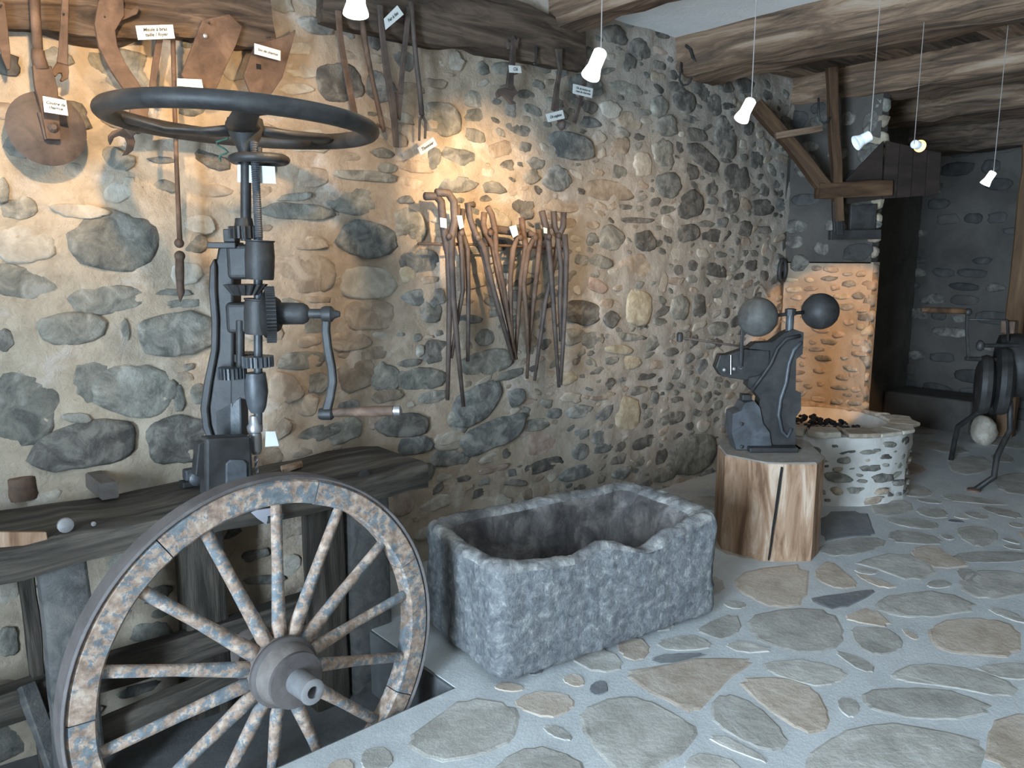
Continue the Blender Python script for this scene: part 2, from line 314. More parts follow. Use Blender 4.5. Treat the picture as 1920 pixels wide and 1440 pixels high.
# ---- stones: irregular rounded outlines with a domed, broken face
def stone(name, c, u, v, n, w, h, ang, proud, mat, parent, pw=2.4, N=None, irr=.20, kind=None, mb=None, sd=None):
    """c: point on the wall face, u/v: in-plane axes, n: outward normal, w/h: full sizes"""
    N = N or (16 if max(w, h) < .17 else 26)
    if max(w, h) > .25: irr *= .62
    sd = sd if sd is not None else random.uniform(0, 500)
    ca, sa = math.cos(ang), math.sin(ang); rings = []
    for rr, hh in ((1.04, -.03), (1.0, proud*.35), (.86, proud*.85), (.5, proud)):
        ring = []
        for k in range(N):
            t = 2*PI*k/N; ct, st = math.cos(t), math.sin(t)
            rad = (abs(ct)**pw+abs(st)**pw)**(-1/pw)*(1+irr*1.6*noise.noise((ct*1.1+sd, st*1.1, sd))+irr*.7*noise.noise((ct*3+sd, st*3, 7))+irr*.35*noise.noise((ct*7+sd, st*7, 3)))*rr
            x, y = ct*rad*w/2, st*rad*h/2
            x, y = x*ca-y*sa, x*sa+y*ca
            jit = (noise.noise((x*16+sd, y*16, sd))+.6*noise.noise((x*45+sd, y*45, sd)))*proud*.6 if rr < 1 else 0
            ring.append(V(c)+u*x+v*y+n*(hh+jit))
        rings.append(ring)
    tgt = mb or MB()
    o0 = len(tgt.v); tgt.loft(rings, cap=False)
    cen = sum(rings[-1], V((0, 0, 0)))/N + n*proud*.05
    tgt.v.append(cen); ci = len(tgt.v)-1; b = o0+3*N
    tgt.f += [(b+i, b+(i+1) % N, ci) for i in range(N)]
    if mb is not None: return None
    o = fin(name, tgt, mat, parent, smooth=True, normals=False)
    # outward orientation
    me = o.data
    if me.polygons[-1].normal.dot(n) < 0: me.flip_normals()
    return o
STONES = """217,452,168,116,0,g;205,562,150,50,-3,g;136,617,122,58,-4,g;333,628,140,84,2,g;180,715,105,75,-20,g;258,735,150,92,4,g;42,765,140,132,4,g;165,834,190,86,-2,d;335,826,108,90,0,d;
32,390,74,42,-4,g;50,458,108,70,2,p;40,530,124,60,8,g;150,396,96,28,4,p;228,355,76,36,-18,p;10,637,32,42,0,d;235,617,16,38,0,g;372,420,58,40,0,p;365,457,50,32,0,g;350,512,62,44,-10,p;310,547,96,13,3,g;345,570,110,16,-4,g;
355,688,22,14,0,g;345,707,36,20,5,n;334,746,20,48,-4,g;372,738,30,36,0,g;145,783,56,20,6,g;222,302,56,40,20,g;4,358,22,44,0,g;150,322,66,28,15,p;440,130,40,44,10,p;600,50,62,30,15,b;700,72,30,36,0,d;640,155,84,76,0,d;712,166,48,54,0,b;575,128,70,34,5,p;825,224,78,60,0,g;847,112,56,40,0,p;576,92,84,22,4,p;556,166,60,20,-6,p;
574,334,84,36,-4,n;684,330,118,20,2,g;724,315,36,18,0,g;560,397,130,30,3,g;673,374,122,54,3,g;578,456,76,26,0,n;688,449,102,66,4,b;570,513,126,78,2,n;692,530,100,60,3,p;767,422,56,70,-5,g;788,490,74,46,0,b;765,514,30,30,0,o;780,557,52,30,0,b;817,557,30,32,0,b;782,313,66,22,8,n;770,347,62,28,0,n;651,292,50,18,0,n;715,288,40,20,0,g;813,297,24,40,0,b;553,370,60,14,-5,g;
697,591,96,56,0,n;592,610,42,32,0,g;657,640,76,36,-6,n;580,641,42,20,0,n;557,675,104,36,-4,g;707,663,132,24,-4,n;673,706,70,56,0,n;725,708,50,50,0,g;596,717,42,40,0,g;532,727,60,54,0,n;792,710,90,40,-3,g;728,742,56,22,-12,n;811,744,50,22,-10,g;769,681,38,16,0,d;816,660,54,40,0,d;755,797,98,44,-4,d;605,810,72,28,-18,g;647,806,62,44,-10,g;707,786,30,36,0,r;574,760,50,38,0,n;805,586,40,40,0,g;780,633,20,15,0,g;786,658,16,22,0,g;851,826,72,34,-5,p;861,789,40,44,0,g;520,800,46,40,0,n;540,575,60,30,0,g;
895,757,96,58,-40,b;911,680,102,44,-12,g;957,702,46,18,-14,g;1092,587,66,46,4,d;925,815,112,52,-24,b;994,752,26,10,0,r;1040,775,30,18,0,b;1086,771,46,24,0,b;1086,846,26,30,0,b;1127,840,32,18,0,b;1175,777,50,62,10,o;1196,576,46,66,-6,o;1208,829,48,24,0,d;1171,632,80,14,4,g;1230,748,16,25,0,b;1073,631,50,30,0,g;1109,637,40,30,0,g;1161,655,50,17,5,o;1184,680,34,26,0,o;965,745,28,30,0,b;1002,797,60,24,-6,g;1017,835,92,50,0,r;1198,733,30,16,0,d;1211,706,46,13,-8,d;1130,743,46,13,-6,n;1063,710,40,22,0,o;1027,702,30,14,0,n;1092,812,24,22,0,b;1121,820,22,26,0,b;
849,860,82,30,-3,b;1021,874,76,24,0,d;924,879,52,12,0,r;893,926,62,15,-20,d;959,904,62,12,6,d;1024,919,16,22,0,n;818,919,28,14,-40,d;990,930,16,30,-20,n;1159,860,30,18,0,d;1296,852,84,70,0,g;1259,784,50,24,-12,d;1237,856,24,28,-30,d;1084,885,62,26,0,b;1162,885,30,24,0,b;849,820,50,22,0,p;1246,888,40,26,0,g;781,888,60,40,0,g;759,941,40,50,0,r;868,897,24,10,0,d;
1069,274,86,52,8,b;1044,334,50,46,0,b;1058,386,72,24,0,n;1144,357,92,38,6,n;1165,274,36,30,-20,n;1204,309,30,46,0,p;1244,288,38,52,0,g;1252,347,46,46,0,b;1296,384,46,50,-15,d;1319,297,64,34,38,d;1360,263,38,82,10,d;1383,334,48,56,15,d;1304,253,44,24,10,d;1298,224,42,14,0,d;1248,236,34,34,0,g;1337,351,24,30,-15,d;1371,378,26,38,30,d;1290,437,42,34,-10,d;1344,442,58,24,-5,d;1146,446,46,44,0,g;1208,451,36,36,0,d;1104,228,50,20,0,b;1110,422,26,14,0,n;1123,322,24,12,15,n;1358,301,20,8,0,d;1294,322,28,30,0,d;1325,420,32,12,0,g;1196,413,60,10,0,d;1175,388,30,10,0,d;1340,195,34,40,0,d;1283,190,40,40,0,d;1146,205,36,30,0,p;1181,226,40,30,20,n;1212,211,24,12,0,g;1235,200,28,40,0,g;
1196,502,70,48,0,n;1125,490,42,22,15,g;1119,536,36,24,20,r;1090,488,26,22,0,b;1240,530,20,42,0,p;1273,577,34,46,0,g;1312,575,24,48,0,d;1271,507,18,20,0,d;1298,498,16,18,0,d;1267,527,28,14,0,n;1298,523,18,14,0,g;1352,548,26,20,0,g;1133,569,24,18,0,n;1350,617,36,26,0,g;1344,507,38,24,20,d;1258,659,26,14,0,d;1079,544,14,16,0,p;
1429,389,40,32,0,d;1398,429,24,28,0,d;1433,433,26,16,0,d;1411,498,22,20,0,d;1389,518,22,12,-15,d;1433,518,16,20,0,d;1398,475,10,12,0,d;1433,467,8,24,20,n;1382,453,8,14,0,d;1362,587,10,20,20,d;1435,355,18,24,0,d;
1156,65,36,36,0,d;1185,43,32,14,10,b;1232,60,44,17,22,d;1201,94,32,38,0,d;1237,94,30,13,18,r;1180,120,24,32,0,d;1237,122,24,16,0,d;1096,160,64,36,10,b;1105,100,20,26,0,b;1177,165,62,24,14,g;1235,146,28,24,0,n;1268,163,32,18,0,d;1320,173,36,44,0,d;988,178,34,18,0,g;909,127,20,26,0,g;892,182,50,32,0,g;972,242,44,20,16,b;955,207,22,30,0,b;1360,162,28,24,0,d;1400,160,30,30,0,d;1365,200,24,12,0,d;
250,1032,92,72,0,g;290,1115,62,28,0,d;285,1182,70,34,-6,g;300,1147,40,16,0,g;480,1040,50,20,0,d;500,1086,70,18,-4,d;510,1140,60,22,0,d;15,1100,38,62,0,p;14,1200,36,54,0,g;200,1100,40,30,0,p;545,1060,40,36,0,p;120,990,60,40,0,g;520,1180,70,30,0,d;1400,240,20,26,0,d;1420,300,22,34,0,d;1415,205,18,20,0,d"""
UX, UZ, NY = V((1, 0, 0)), V((0, 0, 1)), V((0, -1, 0))
placed = []
def wall_stone(px, py, w, h, a, t, mb=None):
    c = AY(px, py, YW); l = AY(px-w/2, py, YW); r = AY(px+w/2, py, YW); tp = AY(px, py-h/2, YW); bt = AY(px, py+h/2, YW)
    ww = (r-l).length; hh = (tp-bt).length
    ang = -math.radians(a)
    if abs(a) > 2:                       # tilt in the photo -> tilt on the wall
        q = AY(px+20*math.cos(math.radians(a)), py+20*math.sin(math.radians(a)), YW)-c; ang = math.atan2(q.z, q.x)
    else:
        ang = 0.0
    c.y = wall_y(c.x, c.z)
    pr = (.005+.04*min(.30, min(ww, hh)))*(.6 if t in 'pn' else 1.0)
    stone('stone', c, UX, UZ, NY, ww*1.04, hh*1.04, ang, pr, t, wall_left)
    placed.append((c.x, c.z, ww/2, hh/2))
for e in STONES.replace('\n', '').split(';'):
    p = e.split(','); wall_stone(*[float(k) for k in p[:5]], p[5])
n_traced = len(placed)
# the courses the tools, bench and press hide, and the ends of the wall beyond the frame
small = {k: MB() for k in 'gdnbp'}; n_part = n_traced
for it in range(24000):
    x, z = random.uniform(-2.0, XP-.08), random.uniform(-.25, 3.2)
    right = x > 2.9; mid = 1.5 < x <= 2.9
    big = 1.0 if it < 9000 else .62 if it < 17000 else .42
    w = random.uniform(.10, .21)*big if right else random.uniform(.13, .30)*big; h = w*random.uniform(.3, .68)
    gap = .012 if right else .016 if mid else .045
    if any(abs(x-a) < (w/2+c)*.93+gap and abs(z-b) < (h/2+d)*.93+gap for a, b, c, d in placed): continue
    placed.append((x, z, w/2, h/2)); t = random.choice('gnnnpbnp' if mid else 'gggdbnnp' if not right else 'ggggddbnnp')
    c = V((x, wall_y(x, z), z)); ang = random.uniform(-.45, .45) if right else random.uniform(-.15, .15); pr = .004+.045*min(w, h)
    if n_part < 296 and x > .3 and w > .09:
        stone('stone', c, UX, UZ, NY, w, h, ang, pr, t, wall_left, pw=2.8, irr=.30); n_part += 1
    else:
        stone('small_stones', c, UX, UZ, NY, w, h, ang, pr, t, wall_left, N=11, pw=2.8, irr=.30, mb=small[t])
for t, mb in small.items():
    if mb.f: fin('small_stones', mb, t, wall_left, smooth=True)['kind'] = 'stuff'

# ---- floor: raised flagstone floor, sunken strip along the wall
XF, YR = -2.4, -3.2
fl = MB()
fl.box(((XF+XE)/2, (YR+YE)/2, -.2), (XE-XF, YE-YR, .4)); fl.box(((XE+XB+.2)/2, (YR+YW+.1)/2, -.2), (XB+.2-XE, YW+.1-YR, .4))
floor = struct(fin('floor', fl, 'floor_mortar'))
struct(fin('floor_sunken', MB().box(((XF+XE)/2, (YE+YW+.1)/2, ZPIT-.05), (XE-XF, YW+.1-YE, .1)), 'pit'))
def P1(s, ox=860, oy=1000, k=1.811): return [(ox+float(a.split(',')[0])/k, oy+float(a.split(',')[1])/k) for a in s.split()]
def P2(s): return P1(s, 1400, 880, 3.692)
FLAGS = [('t', P1('555,470 700,452 830,425 1005,432 900,500 870,540 800,608 700,560')), ('t', P1('948,500 1100,490 1210,530 1255,620 1230,665 1170,670 1040,590')),
 ('g', P1('862,590 900,545 1010,580 1110,690 1080,738 1000,718 870,650')), ('g', P1('420,605 540,562 620,562 798,650 798,690 720,765 560,830 445,700')), ('t', P1('200,560 300,532 388,560 388,600 300,628 200,592')),
 ('g', P1('1190,765 1300,682 1430,646 1620,672 1778,715 1730,830 1200,830')), ('g', P1('985,290 1130,257 1260,265 1308,350 1258,398 1120,398 1000,350')), ('g', P1('1333,320 1440,320 1508,360 1498,400 1420,413 1352,380')),
 ('g', P1('1423,240 1480,207 1640,197 1775,258 1560,288 1440,268')), ('t', P1('1212,120 1260,92 1318,140 1357,178 1290,188 1217,160')), ('d', P1('1207,217 1330,202 1400,192 1408,205 1290,262 1212,235')),
 ('t', P1('1345,132 1488,180 1450,188 1372,160')), ('g', P1('1345,100 1500,62 1636,125 1540,163 1420,120')), ('t', P1('1313,275 1410,252 1476,323 1330,298')), ('t', P1('1603,320 1680,292 1800,292 1895,320 1898,418 1700,408 1612,380')),
 ('g', P1('1273,402 1330,412 1408,445 1398,473 1330,448')), ('g', P1('1033,440 1200,432 1318,470 1288,508 1180,518 1060,470')), ('t', P1('1503,322 1558,350 1553,363 1522,350')), ('g', P1('663,370 780,342 857,370 838,393 720,398')),
 ('d', P1('643,430 720,408 838,408 800,428 700,446')), ('g', P1('903,380 960,362 1076,400 960,408')), ('g', P1('1383,542 1520,522 1700,542 1816,600 1650,637 1480,618 1392,590')), ('g', P1('1283,562 1338,562 1368,600 1330,628 1292,600')),
 ('g', P1('843,692 920,692 1048,770 1038,778 900,728')), ('g', P1('770,800 800,752 900,762 965,800 940,850 790,850')), ('g', P1('283,660 330,657 388,690 378,708 310,688')), ('g', P1('20,565 180,582 200,640 180,700 60,756 -80,770 -180,700 -60,620')),
 ('g', P1('150,772 250,722 400,762 420,830 300,880 100,860')), ('g', P1('810,330 835,312 938,272 958,330 900,358 862,350')), ('t', P1('1803,652 1925,610 2050,640 2050,800 1803,800')), ('g', P1('1475,480 1560,442 1750,462 1895,520 1850,557 1650,518 1500,500')),
 ('g', P1('1745,450 1920,440 1990,470 1920,500 1820,488')), ('g', P1('1693,180 1740,132 1900,127 1960,180 1918,205 1790,228')), ('g', P1('1793,256 1870,262 1930,300 1920,306 1830,280')),
 ('g', P2('1455,410 1600,392 1727,430 1727,508 1610,548 1463,460')), ('t', P2('20,700 425,662 397,928 200,956 30,890 -90,800')), ('g', P2('495,540 700,472 956,482 927,548 640,608 505,570')), ('g', P2('1183,262 1340,272 1406,330 1280,338 1180,300')),
 ('g', P2('1353,172 1550,182 1845,250 1600,238 1380,210')), ('g', P2('1003,422 1250,442 1380,520 1200,518 995,498')), ('g', P2('1613,252 1880,292 1896,348 1700,308')), ('g', P2('1505,570 1900,572 1960,610 1896,638 1600,648 1410,628')), ('t', P2('1123,560 1300,522 1398,600 1555,658 1340,688 1205,640')),
 ('d', P2('525,302 820,292 856,400 890,458 700,458 525,498')), ('g', P2('1445,692 1560,690 1730,800 1640,860 1480,760')), ('g', P2('910,210 1130,220 1150,300 900,330 860,260')), ('g', P2('1700,60 1900,20 2100,80 1960,180 1760,150')), ('g', P2('1400,-60 1600,-100 1720,-20 1560,40 1420,20'))]  # first slab dark: brown shade beside the hearth put into its colour
FM = {'t': 'flag_tan', 'g': 'flag', 'd': 'flag_dark'}
FP = []
def inside(x, y, poly):
    r = False; n = len(poly)
    for i in range(n):
        (a, b), (c, d) = poly[i], poly[i-1]
        if (b > y) != (d > y) and x < (c-a)*(y-b)/(d-b)+a: r = not r
    return r
def flagstone(pts, mat):
    cx = sum((p for p in pts), V((0, 0, 0)))/len(pts)
    pts = [V((cx.x+(p.x-cx.x)*1.09, cx.y+(p.y-cx.y)*1.09, p.z)) for p in pts]
    out = []                              # round the corners
    n = len(pts)
    for i in range(n):
        a, b, c = pts[i-1], pts[i], pts[(i+1) % n]
        out += [b.lerp(a, .22), b*.7+a*.15+c*.15, b.lerp(c, .22)]
    out = [p + V((fbm(p, 9), fbm(p+V((5, 2, 0)), 9), 0))*.012 for p in out]
    def zz(p, k): return k + fbm(p, 8)*.0025
    mb = MB().loft([[V((p.x, p.y, -.02)) for p in out], [V((p.x, p.y, zz(p, .0002))) for p in out], [V((cx.x+(p.x-cx.x)*.93, cx.y+(p.y-cx.y)*.93, zz(p, .0035))) for p in out]])
    fin('flagstone', mb, mat, floor, smooth=False)
    FP.append([(p.x, p.y) for p in out])
for t, pp in FLAGS: flagstone([AZ(px, py, 0.0) for px, py in pp], FM[t])
BB = []
def bbox(P): xs, ys = [p[0] for p in P], [p[1] for p in P]; return min(xs), max(xs), min(ys), max(ys)
BB = [bbox(P) for P in FP]
for it in range(5200):                    # smaller flags between the big ones, and those outside the frame
    r = random.uniform(.16, .34) if it < 1200 else random.uniform(.09, .18) if it < 3000 else random.uniform(.05, .10)
    x, y = (random.uniform(-2.1, 8.8), random.uniform(-3.0, 3.4)) if it < 1200 else (random.uniform(.9, 6.0), random.uniform(-.6, 2.4))
    if y > YE-.04-r and x < XE+.1+r: continue
    if it >= 1200 and y > 2.4-r: continue
    k = random.randint(5, 7); a0 = random.uniform(0, 6); st = random.uniform(.55, 1.0); sa = random.uniform(0, PI)
    C = []
    for i in range(k):
        a = a0+2*PI*i/k; ex, ey = r*random.uniform(.8, 1)*math.cos(a), r*st*random.uniform(.8, 1)*math.sin(a)
        C.append((x+ex*math.cos(sa)-ey*math.sin(sa), y+ex*math.sin(sa)+ey*math.cos(sa)))
    m = .022; gx = [(x+(a-x)*(1+m/r*1.3), y+(b-y)*(1+m/r*1.3)) for a, b in C]
    gx += [((gx[q][0]+gx[q-1][0])/2, (gx[q][1]+gx[q-1][1])/2) for q in range(k)] + [(x, y)]
    b0 = bbox(gx); bad = False
    for P, b1 in zip(FP, BB):
        if b0[0] > b1[1] or b0[1] < b1[0] or b0[2] > b1[3] or b0[3] < b1[2]: continue
        if any(inside(px, py, P) for px, py in gx) or any(inside(px, py, gx[:k]) for px, py in P): bad = True; break
    if bad: continue
    flagstone([V((a, b, 0)) for a, b in C], FM[random.choice('ggtgd' if r < .1 else 'ggt')]); BB.append(bbox(FP[-1]))
# ---- ceiling, other walls
ceiling = struct(fin('ceiling', MB().box(((XF+XB)/2, (YR+YW)/2, ZC+.08), (XB-XF+.6, YW-YR+.4, .16)), 'plaster'))
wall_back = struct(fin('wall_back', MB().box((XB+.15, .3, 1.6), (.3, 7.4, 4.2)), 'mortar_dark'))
struct(fin('wall_right', MB().box(((XF+XB)/2, YR-.1, 1.6), (XB-XF+.4, .2, 4.2)), 'mortar'))
wf = MB()
wf.box((XF-.15, (YR-.75)/2, 1.6), (.3, 2.45, 4.2)); wf.box((XF-.15, 2.45, 1.6), (.3, 2.7, 4.2)); wf.box((XF-.15, .2, 3.0), (.3, 2.0, 1.1))
struct(fin('wall_front_unseen', wf, 'mortar'))  # front wall out of view; doorway narrowed to keep daylight off wall_left
# coursed stones of the back wall
bst = MB(); z = .10; ib = 0
while z < 3.2:
    hh = random.uniform(.09, .17); y = -1.0+random.uniform(0, .2)
    while y < 3.6:
        w = random.uniform(.16, .42)
        if random.random() < .62:
            c = V((XB, y+w/2, z+hh/2)); t = random.choice(['stone_dark', 'stone_dark', 'd', 'stone_dark', 'mortar_dark'])
            if y > 1.2 and ib < 150: stone('stone', c, V((0, -1, 0)), UZ, V((-1, 0, 0)), w*.9, hh*.85, random.uniform(-.06, .06), .02, t, wall_back, pw=3.2, N=12); ib += 1
            else: stone('small_stones', c, V((0, -1, 0)), UZ, V((-1, 0, 0)), w*.9, hh*.85, 0, .02, t, wall_back, pw=3.2, N=9, mb=bst)
        y += w+.03
    z += hh+.03
fin('small_stones', bst, 'stone_dark', wall_back, smooth=True)['kind'] = 'stuff'

# ---- chimney pier behind the hearth
pier = struct(fin('wall_pier', MB().box((XP+.06, 3.30, .85), (.12, .86, 1.80)), 'mortar_pier'))
struct(fin('wall_pier_shaded', MB().box((XP+.06, 3.31, 2.56), (.12, .84, 1.64)), 'mortar_dark'))  # upper pier split off darker; the hood's shade is put into its colour
pst = []
for _ in range(1500):
    y, zz_ = random.uniform(2.92, 3.6), random.uniform(.5, 3.2); w = random.uniform(.06, .17) if zz_ < 1.72 else random.uniform(.12, .26); h = random.uniform(.03, .06) if zz_ < 1.72 else random.uniform(.08, .2)
    if len(pst) > 110: break
    if any(abs(y-a) < (w+c)/2+.015 and abs(zz_-b) < (h+d)/2+.015 for a, b, c, d in pst): continue
    pst.append((y, zz_, w, h)); stone('stone', V((XP, y, zz_)), V((0, -1, 0)), UZ, V((-1, 0, 0)), w, h, random.uniform(-.1, .1), .012, random.choice('gnnog') if zz_ < 1.72 else random.choice(['d', 'stone_dark', 'd']), pier, N=12)  # upper stones darker: hood shade put into their colour
for k in range(21):                       # ragged outer corner of the pier
    zz_ = .55+k*.128; w = random.uniform(.08, .2)
    stone('corner_stone', V((XP+.02, 2.88+w/2-.03, zz_)), V((0, -1, 0)), UZ, V((-1, 0, 0)), w, .10, 0, .02, random.choice('gno'), pier, pw=4, N=12)

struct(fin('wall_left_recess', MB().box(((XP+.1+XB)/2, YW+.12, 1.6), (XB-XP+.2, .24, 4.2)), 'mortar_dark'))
struct(fin('trim_pit_shade', MB().box((XE-.006, (YE+YW)/2, -.17), (.012, YW-YE, .33)).box(((XF+XE)/2, YE+.006, -.17), (XE-XF, .012, .33)), 'pit'))  # dark facing over the raised floor's sides, pit shade put in as colour
# ---- beams across the ceiling (they rest in the left wall)
def beam(x0, x1, zb, zt, label, y0=YW+.1, y1=-3.15, mat='beam', dz=0.0):
    o = timber('ceiling_beam', ((x0+x1)/2, y0, (zb+zt)/2), ((x0+x1)/2, y1, (zb+zt)/2+dz), x1-x0, zt-zb, mat, rough=.022, segs=40, chamf=.14)
    return tag(o, label, 'beam', 'hewn beams across the ceiling')
beam(3.45, 3.68, 3.18, 3.42, 'short stretch of orange-brown ceiling beam at the top edge above the wall timber')
beam(4.72, 5.22, 3.09, 3.44, 'big weathered beam with orange stains under the white plaster, first across the upper right')
beam(6.30, 6.72, 3.06, 3.44, 'second weathered ceiling beam behind the big stained one, where the wooden post hangs')
beam(7.75, 8.15, 3.04, 3.44, 'third grey-brown ceiling beam, dark and deeper in the room')
beam(8.72, 9.1, 2.86, 3.3, 'farthest dark ceiling beam, against the back wall', mat='beam_dark')
for k in range(26):
    y = 3.56-k*.262; fin('board', MB().box((7.18, y, 3.30+.006*(k % 3)), (4.0, .255, .03)), 'beam_dark' if k % 3 else 'beam', ceiling, bevel=.004)
# timbers built into the left wall
tag(timber('wall_timber', AY(-160, 40, YW-.04)+V((0, .02, .15)), AY(508, 101, YW-.04)+V((0, .02, .15)), .15, .30, 'beam_dark', rough=.026, segs=24), 'rotting orange-brown timber set in the wall above the hanging plough blades', 'timber')
tl = AY(640, -34, YW-.05); tr = AY(1092, 92, YW-.05)
tag(timber('wall_timber', V((tl.x-.12, YW-.02, tr.z-.02)), V((tr.x, YW-.02, tr.z)), .17, .30, 'beam_dark', rough=.02, segs=22), 'dark brown wall timber with hooks above the hanging spanners', 'timber')
bp = AX(1906, 480, XB-.4)
tag(timber('wooden_post', V((bp.x, bp.y-.06, 0)), V((bp.x, bp.y-.06, 3.05)), .16, .16, 'post_wood', rough=.01, up=(1, 0, 0)), 'upright brown wooden post at the right edge before the back wall', 'post')

# ================================================================== CARTWHEEL
def cartwheel():
    d0 = 2.55*1.2; c = AD(520, 1250, d0); R = .676
    ax = V((math.cos(math.radians(-87))*math.cos(math.radians(2)), math.sin(math.radians(-87))*math.cos(math.radians(2)), math.sin(math.radians(2)))).normalized()
    e1 = (UP-ax*UP.dot(ax)).normalized(); e2 = e1.cross(ax)     # e2: to the right seen from the front
    if e2.x < 0: e2 = -e2
    t = tag(thing('cartwheel', 'x', 'wheel', V((c.x, c.y, c.z-R))), 'big spoked wooden cartwheel with flaking blue-grey paint in front of the bench', 'wheel')
    D = lambda a: e1*math.cos(a)+e2*math.sin(a)
    def arc_block(r0, r1, a0, a1, f, b, n=8, wob=0.0):
        rings = []
        for k in range(n+1):
            a = a0+(a1-a0)*k/n; q = D(a); w = wob*noise.noise((a*4, r0, 0))
            ch = .008
            rings.append([c+q*(r0+w)+ax*(f-ch), c+q*(r0+ch+w)+ax*f, c+q*(r1-ch)+ax*f, c+q*r1+ax*(f-ch), c+q*r1+ax*b, c+q*(r0+w)+ax*b])
        return MB().loft(rings)
    ph = math.radians(5.5); NS = 14
    fin('tyre', arc_block(R, R+.014, 0, 2*PI, .006, -.078, 96), 'tyre', t, auto=35)['label'] = 'grey-brown iron tyre'
    for k in range(7):
        a0 = ph+(2*k+.5)*2*PI/NS; fin('felloe', arc_block(R-.088, R-.001, a0+.003, a0+4*PI/NS-.003, 0, -.072, 14, .004), 'paint', t, auto=35)
    for k in range(NS):
        a = ph+k*2*PI/NS; q = D(a); s = ax.cross(q)
        pts = [c+q*rr+ax*dd for rr, dd in ((.09, .012), (.16, .004), (.36, -.018), (R-.10, -.036), (R-.075, -.036))]
        mb = MB().tube(pts, [.031, .028, .022, .0215, .018], 8, side=s, flat=(1.0, .82))
        fin('spoke', mb, 'paint', t, smooth=True, rough=.003)
    nv = fin('nave', MB().lathe([(.075, -.22), (.095, -.17), (.105, -.07), (.122, -.05), (.122, .055), (.112, .06), (.106, .10), (.09, .135), (.0, .137)], c, ax, 32), 'nave', t, auto=40)
    for h in (-.045, .052): fin('nave_band', MB().lathe([(.124, h-.012), (.126, h), (.124, h+.012)], c, ax, 32), 'tyre', nv, smooth=True)
    fin('nave_band', MB().lathe([(.072, .128), (.098, .128), (.098, .142), (.07, .146), (.05, .146)], c, ax, 32), 'tyre', nv, auto=40)
    tb = fin('axle_sleeve', MB().lathe([(.044, .12), (.042, .235), (.044, .248), (.036, .252), (.021, .252), (.021, .20), (.0, .20)], c, ax, 28), 'steel', t, auto=40); tb['label'] = 'grey metal axle sleeve with an open bore'
cartwheel()

